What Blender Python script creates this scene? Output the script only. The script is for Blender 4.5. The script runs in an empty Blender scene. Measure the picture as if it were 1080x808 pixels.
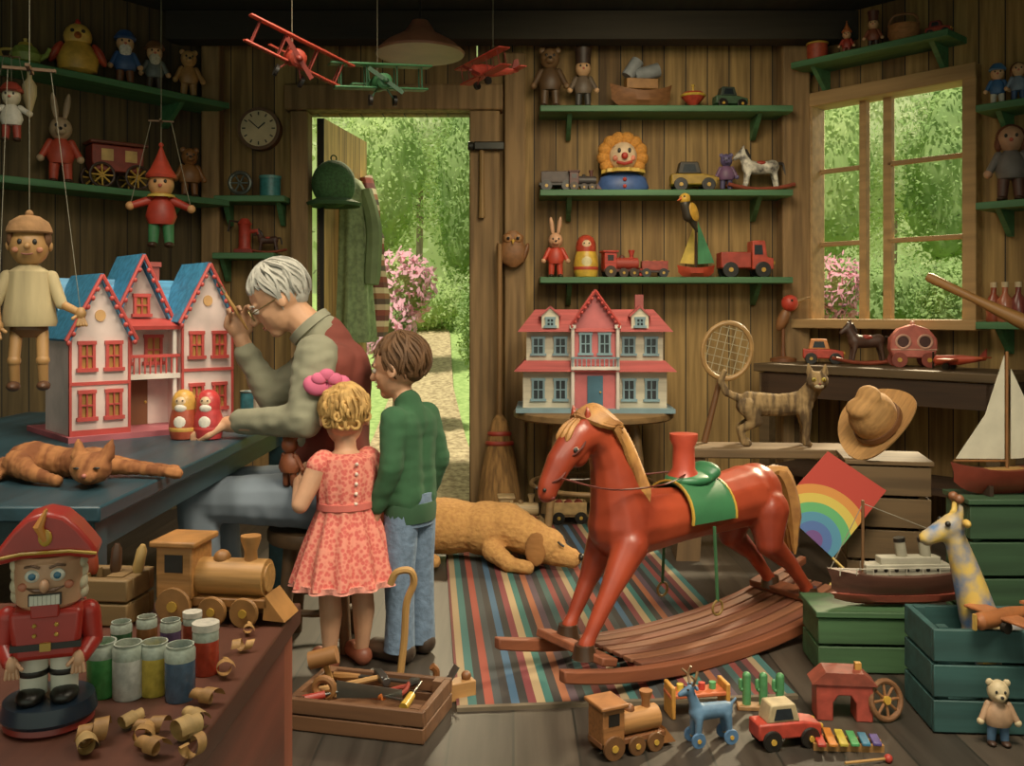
import bpy,bmesh,math,random
from mathutils import Matrix,Vector,Euler,noise
R=random.Random(7); C=bpy.context.scene.collection; PI=math.pi; rad=math.radians
H=1.27; F=1000.
V=lambda *a:Vector(a)
def at(px,py,Y): return V((px-540)*Y/F,Y,H-(py-330)*Y/F)
def fl(px,py,z=0):
    Y=F*(H-z)/(py-330); return V((px-540)*Y/F,Y,z)
# ---------------------------------------------------------------- materials
def lin(h):
    h=h.lstrip('#')
    if len(h)==3:h=''.join(c*2 for c in h)
    f=lambda v:(v/12.92 if v<=.04045 else ((v+.055)/1.055)**2.4)
    return tuple(f(int(h[i:i+2],16)/255) for i in (0,2,4))+(1,)
MC={}
SC={'p':(6,6,6),'wx':(1.5,22,22),'wy':(22,1.5,22),'wz':(22,22,1.5),'fur':(28,28,28),'leaf':(2.5,2.5,2.5),'gravel':(22,22,22),'tabby':(30,5,7),'lace':(60,60,60),'knit':(70,70,70)}
def m(c,ro=.5,k='p',var=.3,s=1.,me=0.,c2=None,em=0.):
    key=(c,ro,k,var,s,me,c2,em)
    if key in MC:return MC[key]
    M=bpy.data.materials.new('mat_'+k+'_'+c);M.use_nodes=True;N=M.node_tree.nodes;K_=M.node_tree.links.new
    b=N['Principled BSDF'];b.inputs['Roughness'].default_value=ro;b.inputs['Metallic'].default_value=me
    tc=N.new('ShaderNodeTexCoord');mp=N.new('ShaderNodeMapping');K_(tc.outputs['Object'],mp.inputs['Vector'])
    mp.inputs['Scale'].default_value=[v*s for v in SC[k]]
    if k=='lace':
        nz=N.new('ShaderNodeTexVoronoi');nz.inputs['Scale'].default_value=1;out=nz.outputs['Distance']
    else:
        nz=N.new('ShaderNodeTexNoise');nz.inputs['Scale'].default_value=1;nz.inputs['Detail'].default_value=4;out=nz.outputs['Fac']
    K_(mp.outputs['Vector'],nz.inputs['Vector'])
    cr=N.new('ShaderNodeValToRGB');K_(out,cr.inputs['Fac'])
    a=lin(c);d=lin(c2) if c2 else tuple(v*(1-var) for v in a[:3])+(1,)
    e=cr.color_ramp.elements;lo,hi=(.4,.6) if k=='tabby' else (.36,.64);e[0].position=lo;e[0].color=d;e[1].position=hi;e[1].color=a
    K_(cr.outputs['Color'],b.inputs['Base Color'])
    bp=N.new('ShaderNodeBump');bp.inputs['Strength'].default_value=.5 if k in('fur','gravel','knit') else .12;bp.inputs['Distance'].default_value=.01
    if k!='leaf':
        K_(out,bp.inputs['Height']);K_(bp.outputs['Normal'],b.inputs['Normal'])
    else:
        t=N.new('ShaderNodeBsdfTranslucent');K_(cr.outputs['Color'],t.inputs['Color']);mx=N.new('ShaderNodeMixShader');mx.inputs[0].default_value=.5
        K_(b.outputs[0],mx.inputs[1]);K_(t.outputs[0],mx.inputs[2]);K_(mx.outputs[0],N['Material Output'].inputs['Surface'])
    MC[key]=M;return M
def planks(name,axis,w,cols,grain,ro=.75,gap=.05):
    M=bpy.data.materials.new(name);M.use_nodes=True;N=M.node_tree.nodes;K_=M.node_tree.links.new;b=N['Principled BSDF'];b.inputs['Roughness'].default_value=ro
    tc=N.new('ShaderNodeTexCoord');sp=N.new('ShaderNodeSeparateXYZ');K_(tc.outputs['Object'],sp.inputs[0])
    def mt(op,a,v=None):
        n=N.new('ShaderNodeMath');n.operation=op;K_(a,n.inputs[0])
        if v is not None:n.inputs[1].default_value=v
        return n.outputs[0]
    u=mt('DIVIDE',sp.outputs[axis],w);fi=mt('FLOOR',u);fr=mt('FRACT',u)
    wn=N.new('ShaderNodeTexWhiteNoise');wn.noise_dimensions='1D';K_(fi,wn.inputs['W'])
    cr=N.new('ShaderNodeValToRGB');K_(wn.outputs['Value'],cr.inputs['Fac']);e=cr.color_ramp.elements
    e[0].color=lin(cols[0]);e[1].color=lin(cols[-1])
    for i,c in enumerate(cols[1:-1]):
        x=e.new((i+1)/(len(cols)-1));x.color=lin(c)
    mp=N.new('ShaderNodeMapping');K_(tc.outputs['Object'],mp.inputs[0]);mp.inputs['Scale'].default_value=grain
    nz=N.new('ShaderNodeTexNoise');nz.inputs['Scale'].default_value=1;nz.inputs['Detail'].default_value=5;K_(mp.outputs[0],nz.inputs['Vector'])
    g=N.new('ShaderNodeValToRGB');K_(nz.outputs['Fac'],g.inputs['Fac']);g.color_ramp.elements[0].position=.35;g.color_ramp.elements[0].color=(.45,.43,.4,1);g.color_ramp.elements[1].position=.65
    x1=N.new('ShaderNodeMixRGB');x1.blend_type='MULTIPLY';x1.inputs[0].default_value=1;K_(cr.outputs[0],x1.inputs[1]);K_(g.outputs[0],x1.inputs[2])
    lt=mt('LESS_THAN',fr,gap);x2=N.new('ShaderNodeMixRGB');K_(lt,x2.inputs[0]);K_(x1.outputs[0],x2.inputs[1]);x2.inputs[2].default_value=(.012,.011,.008,1)
    K_(x2.outputs[0],b.inputs['Base Color']);return M
def stripes(name,cols,axis=0,rep=1.,off=0.,radial=False,ro=.8):
    M=bpy.data.materials.new(name);M.use_nodes=True;N=M.node_tree.nodes;K_=M.node_tree.links.new;b=N['Principled BSDF'];b.inputs['Roughness'].default_value=ro
    tc=N.new('ShaderNodeTexCoord')
    if radial:
        n=N.new('ShaderNodeVectorMath');n.operation='LENGTH';K_(tc.outputs['Object'],n.inputs[0]);o=n.outputs['Value']
    else:
        sp=N.new('ShaderNodeSeparateXYZ');K_(tc.outputs['Object'],sp.inputs[0]);o=sp.outputs[axis]
    a=N.new('ShaderNodeMath');a.operation='MULTIPLY_ADD';K_(o,a.inputs[0]);a.inputs[1].default_value=rep;a.inputs[2].default_value=off;o=a.outputs[0]
    if not radial:
        f=N.new('ShaderNodeMath');f.operation='FRACT';K_(o,f.inputs[0]);o=f.outputs[0]
    cr=N.new('ShaderNodeValToRGB');cr.color_ramp.interpolation='CONSTANT';e=cr.color_ramp.elements;K_(o,cr.inputs['Fac'])
    e[0].color=lin(cols[0]);e[1].position=(len(cols)-1)/len(cols);e[1].color=lin(cols[-1])
    for i,c in enumerate(cols[1:-1]):
        x=e.new((i+1)/len(cols));x.color=lin(c)
    K_(cr.outputs[0],b.inputs['Base Color']);return M
# ---------------------------------------------------------------- shapes
def flat(s):
    for a in s:
        if isinstance(a,(list,tuple)): yield from flat(a)
        else: yield a
def B(x,y,z,a,b,c,rx=0,ry=0,rz=0):
    def f(bm): bmesh.ops.create_cube(bm,size=1,matrix=Matrix.Translation((x,y,z))@Euler((rx,ry,rz)).to_matrix().to_4x4()@Matrix.Diagonal((a,b,c,1)))
    return f
def S(p,r,rx=0,ry=0,rz=0,n=16):
    r=r if isinstance(r,(tuple,list)) else (r,)*3
    def f(bm): bmesh.ops.create_uvsphere(bm,u_segments=n,v_segments=max(6,n*2//3),radius=1,matrix=Matrix.Translation(p)@Euler((rx,ry,rz)).to_matrix().to_4x4()@Matrix.Diagonal(tuple(r)+(1,)))
    return f
def K(p,q,r1,r2=None,n=16):
    p=Vector(p);q=Vector(q);r2=r1 if r2 is None else r2
    def f(bm):
        d=q-p;Mx=Matrix.Translation((p+q)/2)@d.to_track_quat('Z','Y').to_matrix().to_4x4()
        bmesh.ops.create_cone(bm,cap_ends=True,segments=n,radius1=r1,radius2=r2,depth=d.length,matrix=Mx)
    return f
def KS(p,q,r1,r2=None):
    r2=r1 if r2 is None else r2
    return [K(p,q,r1,r2,12),S(p,r1,n=12),S(q,r2,n=12)]
def CH(*pr): # chain of (x,y,z,r)
    return [KS(a[:3],b[:3],a[3],b[3]) for a,b in zip(pr,pr[1:])]
def T(pts,r,n=8):
    P=[Vector(p) for p in pts];rr=r if isinstance(r,(list,tuple)) else [r]*len(P)
    def f(bm):
        rings=[];a=None
        for i,p in enumerate(P):
            d=(P[min(i+1,len(P)-1)]-P[max(i-1,0)]).normalized()
            a=d.orthogonal().normalized() if a is None else (a-d*a.dot(d)).normalized()
            b=d.cross(a)
            rings.append([bm.verts.new(p+(a*math.cos(2*PI*j/n)+b*math.sin(2*PI*j/n))*rr[i]) for j in range(n)])
        for A,Bq in zip(rings,rings[1:]):
            for j in range(n): bm.faces.new((A[j],A[(j+1)%n],Bq[(j+1)%n],Bq[j]))
        bm.faces.new(rings[0][::-1]);bm.faces.new(rings[-1])
    return f
def cv(pts,n=5):
    P=[Vector(p) for p in pts];o=[]
    for i in range(len(P)-1):
        a,b,c,d=P[max(i-1,0)],P[i],P[i+1],P[min(i+2,len(P)-1)]
        for k in range(n):
            t=k/n;o.append(.5*((2*b)+(c-a)*t+(2*a-5*b+4*c-d)*t*t+(3*b-a-3*c+d)*t**3))
    o.append(P[-1]);return o
def ring(c,rr,r,ax='z',n=24):
    def f(bm):
        vs=[]
        for i in range(n):
            a=2*PI*i/n;row=[]
            for j in range(8):
                b=2*PI*j/8;q=rr+r*math.cos(b);x,y,z=q*math.cos(a),q*math.sin(a),r*math.sin(b)
                if ax=='y':x,y,z=x,z,y
                if ax=='x':x,y,z=z,x,y
                row.append(bm.verts.new((c[0]+x,c[1]+y,c[2]+z)))
            vs.append(row)
        for i in range(n):
            for j in range(8): bm.faces.new((vs[i][j],vs[(i+1)%n][j],vs[(i+1)%n][(j+1)%8],vs[i][(j+1)%8]))
    return f
def L(prof,p=(0,0,0),n=28,sx=1,sy=1,fold=0,nf=9):
    def f(bm):
        rings=[]
        for k,(r,z) in enumerate(prof):
            r=max(r,.0005);fo=fold*k/len(prof)
            rings.append([bm.verts.new((p[0]+sx*r*(1+fo*math.sin(nf*2*PI*j/n))*math.cos(2*PI*j/n),p[1]+sy*r*(1+fo*math.sin(nf*2*PI*j/n))*math.sin(2*PI*j/n),p[2]+z)) for j in range(n)])
        for A,Bq in zip(rings,rings[1:]):
            for j in range(n): bm.faces.new((A[j],A[(j+1)%n],Bq[(j+1)%n],Bq[j]))
        bm.faces.new(rings[0][::-1]);bm.faces.new(rings[-1])
    return f
def X(pts,t,y=0):
    def f(bm):
        a=[bm.verts.new((p[0],y-t/2,p[1])) for p in pts];b=[bm.verts.new((p[0],y+t/2,p[1])) for p in pts];n=len(pts)
        bm.faces.new(a);bm.faces.new(b[::-1])
        for i in range(n): bm.faces.new((a[i],b[i],b[(i+1)%n],a[(i+1)%n]))
    return f
def W(M,*sh):   # transform only the vertices the wrapped shapes add
    def f(bm):
        old=set(bm.verts)
        for s in flat(sh): s(bm)
        for v in bm.verts:
            if v not in old: v.co=M@v.co
    return f
RX=lambda a:Matrix.Rotation(a,4,'X')
RY=lambda a:Matrix.Rotation(a,4,'Y')
RZ=lambda a:Matrix.Rotation(a,4,'Z')
TR=lambda *a:Matrix.Translation(a)
def hull(Ln,w,h,sheer=.15,keel=.5):
    def f(bm):
        rows=[]
        for i in range(15):
            t=-1+2*i/14;x=t*Ln/2;q=max(0,1-abs(t)**2.6);hw=w/2*q+.002;zt=h*(1+sheer*t*t);zb=h*.55*abs(t)**4
            rows.append([bm.verts.new((x*(1 if k in(0,4) else .94),y,z)) for k,(y,z) in enumerate(((-hw,zt),(-hw*.85,zb+(zt-zb)*.45),(0,zb),(hw*.85,zb+(zt-zb)*.45),(hw,zt)))])
        for A,Bq in zip(rows,rows[1:]):
            for j in range(5): bm.faces.new((A[j],A[(j+1)%5],Bq[(j+1)%5],Bq[j]))
        bm.faces.new(rows[0][::-1]);bm.faces.new(rows[-1])
    return f
def tag(o,label,cat,group=None):
    o['label']=label;o['category']=cat
    if group:o['group']=group
    return o
def E(name,label,cat,loc,rz=0,sc=1,group=None,rot=None):
    o=bpy.data.objects.new(name,None);C.objects.link(o);o.location=loc;o.rotation_euler=rot if rot else (0,0,rz);o.scale=(sc,)*3;o.empty_display_size=.05
    return tag(o,label,cat,group)
def O(name,par,mat,*sh,sm=40,bev=0,loc=None,rot=None,label=None):
    bm=bmesh.new()
    for s in flat(sh): s(bm)
    bmesh.ops.recalc_face_normals(bm,faces=bm.faces[:])
    me=bpy.data.meshes.new(name);bm.to_mesh(me);bm.free();me.materials.append(mat)
    for p in me.polygons:p.use_smooth=True
    me.set_sharp_from_angle(angle=rad(sm))
    o=bpy.data.objects.new(name,me);C.objects.link(o)
    if par:o.parent=par
    if loc:o.location=loc
    if rot:o.rotation_euler=rot
    if label:o['label']=label
    if bev:
        b=o.modifiers.new('b','BEVEL');b.width=bev;b.segments=2;b.limit_method='ANGLE';b.angle_limit=rad(40)
    return o
def G(name,par,mat,*sh,vx=.01,it=5,label=None,dsp=None):
    o=O(name,par,mat,*sh,label=label)
    r=o.modifiers.new('r','REMESH');r.mode='VOXEL';r.voxel_size=vx;r.use_smooth_shade=True
    s=o.modifiers.new('s','SMOOTH');s.factor=.5;s.iterations=it
    dg=bpy.context.evaluated_depsgraph_get();dg.update()
    me=bpy.data.meshes.new_from_object(o.evaluated_get(dg));o.modifiers.clear();o.data=me
    if dsp:
        a,fx,fy,fz=dsp;nn=[v.normal.copy() for v in me.vertices]
        for v,q in zip(me.vertices,nn): v.co+=q*a*noise.noise(V(v.co.x*fx,v.co.y*fy,v.co.z*fz))
    for p in me.polygons:p.use_smooth=True
    if not me.materials:me.materials.append(mat)
    return o
def struct(o): o['kind']='structure';return o
BLK=m('1c1814',.4);WHT=m('e8e2d0',.5);DKW=m('3a2616',.7,'wx',.5);GRN=m('47784e',.6,'wx',.35);GOLD=m('c79a3a',.4)
# ---------------------------------------------------------------- setting
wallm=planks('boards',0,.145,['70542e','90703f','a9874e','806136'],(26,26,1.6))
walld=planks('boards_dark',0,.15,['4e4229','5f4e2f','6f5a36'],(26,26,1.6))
flm=planks('floorboards',0,.19,['342e28','40372f','4a4036','2f2a25'],(20,1.4,20),.5,.04)
struct(O('floor',None,flm,B(0,2.65,-.05,7.6,7.5,.1)))
cl=struct(O('ceiling',None,m('26271d',.9,'wy'),B(0,2.65,3.25,7.6,7.5,.1)))
WB=6.35
struct(O('wall_back',None,wallm,B(-1.71,WB+.05,1.6,.7,.1,3.2),B(.87,WB+.05,1.6,2.2,.1,3.2),B(-.8,WB+.05,2.9,1.12,.1,.6)))
LA=rad(52.2);RA=rad(-47.8)
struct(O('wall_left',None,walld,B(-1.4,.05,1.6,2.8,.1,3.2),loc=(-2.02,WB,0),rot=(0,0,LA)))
struct(O('wall_right',None,wallm,B(.03,.05,1.6,.08,.1,3.2),B(1.8,.05,1.6,1.3,.1,3.2),B(.61,.05,.6,1.08,.1,1.2),B(.61,.05,2.95,1.08,.1,.6),loc=(1.92,WB,0),rot=(0,0,RA)))
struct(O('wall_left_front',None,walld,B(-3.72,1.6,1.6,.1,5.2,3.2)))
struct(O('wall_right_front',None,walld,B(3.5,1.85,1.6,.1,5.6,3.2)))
postm=m('8f7048',.8,'wz',.5)
struct(O('trim_1',None,postm,B(-.18,WB-.05,1.3,.2,.16,2.6),B(-1.4,WB-.05,1.3,.12,.15,2.6),B(-.78,WB-.06,2.69,1.44,.14,.17),bev=.012))
struct(O('trim_2',None,postm,B(.02,WB-.02,1.5,.14,.1,3.),B(1.86,WB-.08,1.6,.18,.16,3.2),B(-1.98,WB-.08,1.6,.12,.12,3.2),bev=.012))
struct(O('trim_3',None,m('2c271c',.85,'wx'),B(0,6.1,3.1,4.4,.16,.18),B(0,4.4,3.12,7,.16,.16),B(0,2.6,3.12,7,.16,.16)))
wn=struct(O('window_1',None,m('b08c5a',.7,'wx',.3),B(.1,.0,1.92,.09,.16,1.5),B(1.14,.0,1.92,.08,.16,1.5),B(.62,0,2.66,1.12,.18,.09),B(.62,-.04,1.2,1.2,.28,.06),B(.45,.03,1.92,.045,.06,1.4),B(.6,.05,1.92,.055,.05,1.4),B(.85,.04,2.2,.5,.03,.03),B(.28,.04,2.2,.34,.03,.03),B(.85,.04,1.72,.5,.03,.03),B(.28,.04,1.72,.34,.03,.03),loc=(1.92,WB,0),rot=(0,0,RA),bev=.006))
dr=struct(O('door_1',None,planks('door_boards',0,.15,['c09a58','d6ae68','b68e4c'],(24,24,1.5)),B(.46,.0,1.3,.92,.05,2.58),B(.46,-.04,.4,.86,.03,.12),B(.46,-.04,2.2,.86,.03,.12),loc=(-1.3,6.43,0),rot=(0,0,rad(80.5))))
def LW(px,off=.15):
    n=V(.79,-.613);d=V(-.613,-.79);A=V(-2.02,WB)+n*off;k=(px-540)/F;t=(k*A.y-A.x)/(d.x-k*d.y);return A+d*t
def RW(px,off=.15):
    n=V(-.741,-.671);d=V(.671,-.741);A=V(1.92,WB)+n*off;k=(px-540)/F;t=(k*A.y-A.x)/(d.x-k*d.y);return A+d*t
def BW(px,off=.15):
    Y=WB-off;return V((px-540)*Y/F,Y)
def q3(xy,z): return V(xy.x,xy.y,z)
# ---------------------------------------------------------------- garden
def gz(Y): return -.07+max(0,Y-6.6)*.165
def strip(xs,off,y1):
    def f(bm):
        g=[[bm.verts.new((x,Y,gz(Y)+off)) for x in (a,b)] for Y,a,b in xs]
        for A,D in zip(g,g[1:]): bm.faces.new((A[0],A[1],D[1],D[0]))
    return f
struct(O('ground',None,m('9cb466',.9,'p',.5,3,c2='7a944c'),strip([(6.4,-14,14),(6.6,-14,14),(17,-14,14)],-.03,0)))
struct(O('path',None,m('bca67c',.95,'gravel',.6,c2='84704f'),strip([(6.4,-1.2,-.15),(6.6,-1.2,-.15),(8.2,-1.2,-.4),(10,-1.25,-.62),(13,-1.35,-.85),(14.5,-1.5,-1.1)],.0,0)))
def leafm(name,par,mat,c,r,n,s,shell=.3):
    vs=[];fs=[];ns=[]
    for i in range(n):
        d=V(R.gauss(0,1),R.gauss(0,1),R.gauss(0,1)).normalized();o=d.copy()
        d=d*(shell+(1-shell)*R.random())*(.75+.4*R.random())
        p=V(c[0]+d.x*r[0],c[1]+d.y*r[1],max(c[2]+d.z*r[2],-.02))
        a=V(R.gauss(0,1),R.gauss(0,1),R.gauss(0,1)).normalized();b=a.orthogonal().normalized()
        if a.cross(b).dot(o)>0:b=-b
        w=s*(.6+.8*R.random());k=len(vs);vs+=[p-a*w,p+b*w*.6,p+a*w,p-b*w*.6];fs.append((k,k+1,k+2,k+3))
        q=(o+V(0,0,.5)+V(R.gauss(0,.15),R.gauss(0,.15),R.gauss(0,.15))).normalized();ns+=[q]*4
    me=bpy.data.meshes.new(name);me.from_pydata(vs,[],fs);me.materials.append(mat)
    for p in me.polygons:p.use_smooth=True
    me.normals_split_custom_set_from_vertices(ns)
    o=bpy.data.objects.new(name,me);C.objects.link(o);o.parent=par;return o
LF=[m('c0d488',.8,'leaf',.35,.7,c2='a4c272'),m('dce6b2',.8,'leaf',.35,.7,c2='c6d69a'),m('a4bf74',.8,'leaf',.35,c2='82a25c')]  # the palest one has distance haze painted into its leaf colour
BARK=m('8c7a60',.9,'wz')
def lump(c,r):   # leaf-coloured core added inside a crown so gaps show no dark shade
    def f(bm):
        v=bmesh.ops.create_icosphere(bm,subdivisions=4,radius=1)['verts']
        for q in v:
            k=.86+.22*noise.noise(q.co*2.2+V(c[0],c[1],c[2]))+.1*noise.noise(q.co*6)
            q.co=V(c[0]+q.co.x*r[0]*k,c[1]+q.co.y*r[1]*k,max(c[2]+q.co.z*r[2]*k,-.02))
    return f
def bush(label,cat,px,py,Y,rx,rz,n,s,k,flower=None,fn=0,group='greenery in the garden'):
    c=at(px,py,Y);e=E('tree' if cat=='tree' else 'shrub',label,cat,(c.x,Y,gz(Y)-.03),0,1,group);z=c.z-gz(Y)+.03
    O('crown',e,LF[k],lump((0,0,z),(rx*.86,rx*.5,rz*.86)),sm=180)
    leafm('foliage',e,LF[k],(0,0,z),(rx,rx*.6,rz),int(n*1.3),s*.7,.75)
    O('trunk' if cat=='tree' else 'stem',e,BARK,T(cv([(0,0,0),(.04,0,z*.5),(0,0,z+rz*.3)]),.05 if cat=='tree' else .02))
    if flower: leafm('blossom',e,m(flower,.6,'leaf',.1),(0,-.08,z),(rx*1.05,rx*.65,rz*1.05),fn,s*1.3,.95)
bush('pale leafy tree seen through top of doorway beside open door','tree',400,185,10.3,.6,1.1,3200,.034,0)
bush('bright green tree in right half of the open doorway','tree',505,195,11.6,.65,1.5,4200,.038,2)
bush('haze-pale tall tree farthest back above the garden path','tree',440,110,14,1.4,1.8,5000,.046,1)
bush('pink flowering bush just outside the doorway by the man','shrub',424,304,8.2,.27,.3,1500,.026,0,'ffc0d0',560)
bush('low pink-flecked shrub at left edge of gravel path','shrub',412,352,8.0,.2,.3,1300,.025,2,'ffc0d0',330)
bush('rounded shrub at right edge of the gravel path','shrub',520,345,9.4,.36,.6,2500,.03,2)
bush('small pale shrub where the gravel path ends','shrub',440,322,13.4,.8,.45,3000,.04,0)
bush('pale tree behind left panes of the window','tree',868,190,9.9,.65,1.3,3200,.036,0)
bush('leafy tree filling the right panes of the window','tree',1015,180,10.8,.8,1.4,4400,.04,2)
bush('broad shrub low behind window centre','shrub',935,325,8.8,.6,.5,3500,.03,2)
bush('pink flowering bush at lower left corner of window','shrub',880,305,8.0,.21,.27,1200,.024,0,'fcb4c6',420)
bush('bushy shrub behind lower right panes of window','shrub',1015,325,8.0,.4,.42,2600,.03,2)
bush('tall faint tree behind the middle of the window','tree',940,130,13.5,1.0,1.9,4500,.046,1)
he=E('hedge','tall pale hedge closing off the whole garden','hedge',(1,17,gz(16)))
O('core',he,m('e2ebb8',.9,'leaf',.4,.4,c2='ccdaa0'),B(0,.6,2.6,26,.4,6.4));leafm('foliage',he,LF[1],(0,-.2,2.9),(13,.5,3.4),6000,.09,.0)  # garden haze is put into the hedge's pale colours
# ---------------------------------------------------------------- shelves
def shelf(label,mid,ln,z,rz,d=.28):
    e=E('wall_shelf',label,'shelf',(mid.x,mid.y,z),rz)
    O('board',e,GRN,B(0,-d/2,-.02,ln,d,.04),bev=.005)
    for x in (-ln*.38,ln*.38): O('bracket',e,GRN,W(TR(x,-.005,-.04)@RZ(PI/2),X([(0,0),(-d*.75,0),(-.03,-.14),(0,-.14)],.03)))
    return e
LSU,LSM=2.63,2.0
lm=V(-2.02,WB)+V(-.613,-.79)*1.3+V(.79,-.613)*.003
shelf('upper green shelf on angled left wall, under the ceiling',lm,2.5,LSU,LA)
shelf('green shelf on left wall level with the door clock',lm,2.5,LSM,LA)
BS=[2.6,2.06,1.5]
for z,t in zip(BS,('top','middle','lowest')): shelf('%s long green shelf of the three right of the doorway'%t,V(.99,WB-.003),1.62,z,0)
shelf('short green shelf beneath the round clock',V(-1.7,WB-.003),.46,2.03,0,.22)
shelf('short green shelf behind the white-haired man, lowest on its wall',V(-1.74,WB-.003),.4,1.66,0,.22)
rm=V(1.92,WB)+V(.671,-.741)*.6+V(-.741,-.671)*.003
RSU=2.88
shelf('green shelf above the garden window',rm,1.0,RSU,RA,.26)
rm2=V(1.92,WB)+V(.671,-.741)*1.65+V(-.741,-.671)*.003
RS=[2.42,1.88,1.22]
for z,t in zip(RS,('topmost','middle','bottom')): shelf('%s green shelf at right picture edge past the window'%t,rm2,.8,z,RA,.26)
# ---------------------------------------------------------------- toy builders
def doll(name,label,cat,p,h,rz=0,skin='d9a878',top='b23a2c',bot='35506a',hat=None,hatc='b23a2c',ear=None,hair=None,beard=None,fat=1.,muz=False,arms=((-.26,-.06,.36),(.26,-.06,.36)),collar=None,group=None,rot=None):
    tot={'cone':1.32,'cap':1.06,'tall':1.2,None:.97}[hat]
    if ear=='rabbit':tot=1.32
    e=E(name,label,cat,p,rz,h/tot,group,rot);sk=m(skin);tp=m(top);bt=m(bot)
    O('body',e,tp,L([(.02,.28),(.15*fat,.3),(.19*fat,.4),(.15*fat,.56),(.06,.68)],sy=.8))
    for s,a in zip((-1,1),arms):
        ar=O('arm',e,tp,KS((s*.14,0,.6),a,.055,.045));O('hand',ar,sk,S(a,.055))
        lg=O('leg',e,bt,KS((s*.08,0,.32),(s*.095,0,.08),.075,.06));O('foot',lg,m('3a2418'),S((s*.1,-.05,.04),(.065,.1,.04)))
    hd=O('head',e,sk,S((0,0,.8),(.155,.15,.17)),S((0,-.12,.75),(.08,.08,.06)) if muz else [])
    for s in (-1,1): O('eye',hd,BLK,S((s*.06,-.135,.83),(.02,.015,.026)))
    O('nose',hd,BLK if muz else m('c9604a'),S((0,-.2 if muz else -.15,.775),.025))
    if ear=='rabbit':
        for s in (-1,1): O('ear',e,sk,S((s*.08,0,1.12),(.045,.03,.2),ry=s*.15))
    if ear=='bear':
        for s in (-1,1): O('ear',e,sk,S((s*.12,0,.93),(.055,.03,.055)))
    if hair: O('hair',e,m(hair,.8,'fur'),S((0,.05,.84),(.175,.15,.16)),[S((s*.14,0,.74),(.05,.07,.09)) for s in(-1,1)])
    if beard: O('beard',e,m(beard,.8,'fur'),S((0,-.1,.66),(.11,.07,.13)))
    if collar: O('collar',e,m(collar),L([(.1,.66),(.17,.64),(.16,.67),(.07,.7)]))
    if hat=='cone': O('hat',e,m(hatc),L([(.18,.88),(.19,.91),(.13,1.0),(.06,1.15),(.005,1.3)]),S((0,0,1.3),.03))
    if hat=='cap': O('hat',e,m(hatc),L([(.19,.87),(.2,.9),(.16,.97),(.1,1.04),(.01,1.06)]),S((0,-.14,.89),(.14,.1,.02)))
    if hat=='tall': O('hat',e,m(hatc),L([(.15,.88),(.15,1.0),(.17,1.19),(.01,1.2)]))
    return e
def wheel(par,x,y,z,r,w,mat,hub=GOLD):
    q=O('wheel',par,mat,K((x,y-w/2,z),(x,y+w/2,z),r,n=20),ring((x,y,z),r*.9,w*.4,'y',20))
    O('hub',q,hub,K((x,y-w*.75,z),(x,y+w*.75,z),r*.3,n=12))
def engine(label,p,Ln,rz,c1,c2,c3,group=None,rough=.5,name='toy_train',wc='3a2a1c'):
    e=E(name,label,'toy train',p,rz,Ln,group)
    O('chassis',e,m(c2,rough),B(0,0,.17,.92,.3,.07),bev=.01)
    cab=O('cab',e,m(c1,rough,'wx'),B(-.3,0,.4,.3,.36,.42),bev=.015)
    O('roof',cab,m(c1,rough),B(-.3,0,.625,.38,.44,.05),bev=.015)
    O('window',cab,BLK,B(-.3,0,.47,.15,.37,.14))
    O('boiler',e,m(c3,rough,'wx'),K((-.16,0,.34),(.4,0,.34),.145,n=24),K((.38,0,.34),(.42,0,.34),.11))
    O('chimney',e,m(c1,rough),L([(.055,.44),(.05,.55),(.08,.64),(.08,.67),(.01,.67)],(.26,0,0)))
    O('dome',e,m(c2,rough),S((.02,0,.48),(.07,.07,.07)))
    O('cowcatcher',e,m(c1,rough),X([(.42,.05),(.6,.04),(.44,.24)],.3))
    for x,r in ((-.3,.14),(.02,.11),(.28,.11)):
        for s in (-1,1): wheel(e,x,s*.18,r,r,.05,m(wc,rough))
    return e
def wagon(label,p,Ln,rz,c1,c2,load=None,name='toy_wagon',group=None):
    e=E(name,label,'toy wagon',p,rz,Ln,group)
    O('chassis',e,m(c2),B(0,0,.2,.95,.36,.06));O('body',e,m(c1),B(0,0,.26,.85,.4,.05),B(0,-.19,.4,.85,.03,.28),B(0,.19,.4,.85,.03,.28),B(-.41,0,.4,.03,.4,.28),B(.41,0,.4,.03,.4,.28),bev=.01)
    if load: O('load',e,m(load),[S((x,y,.45),.12) for x in(-.25,0,.25) for y in(-.07,.08)])
    for x in(-.28,.28):
        for s in(-1,1): wheel(e,x,s*.2,.15,.15,.05,BLK)
    return e
def car(label,p,Ln,rz,c1,c2,name='toy_car',group=None,truck=False):
    e=E(name,label,'toy car',p,rz,Ln,group)
    if truck:
        O('cab',e,m(c1),X([(.1,.15),(.5,.15),(.5,.35),(.38,.38),(.34,.68),(.1,.68)],.4),bev=.02);O('bed',e,m(c2),B(-.2,0,.32,.56,.44,.3),bev=.02)
    else:
        O('body',e,m(c1),X([(-.5,.14),(.5,.14),(.5,.32),(.2,.38),(-.5,.38)],.36),bev=.03);O('cabin',e,m(c2),X([(-.36,.38),(.16,.38),(.08,.64),(-.3,.64)],.32),bev=.02)
    O('window',e,m('232a30',.2),X([(.14,.42),(.3,.42),(.28,.6),(.14,.6)],.42) if truck else X([(-.26,.42),(.05,.42),(.01,.58),(-.22,.58)],.335))
    for s in(-1,1): O('headlight',e,GOLD,S((.5,s*.12,.27),.045))
    for x in(-.3,.3):
        for s in(-1,1): wheel(e,x,s*.2,.14,.14,.07,BLK)
    return e
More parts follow.
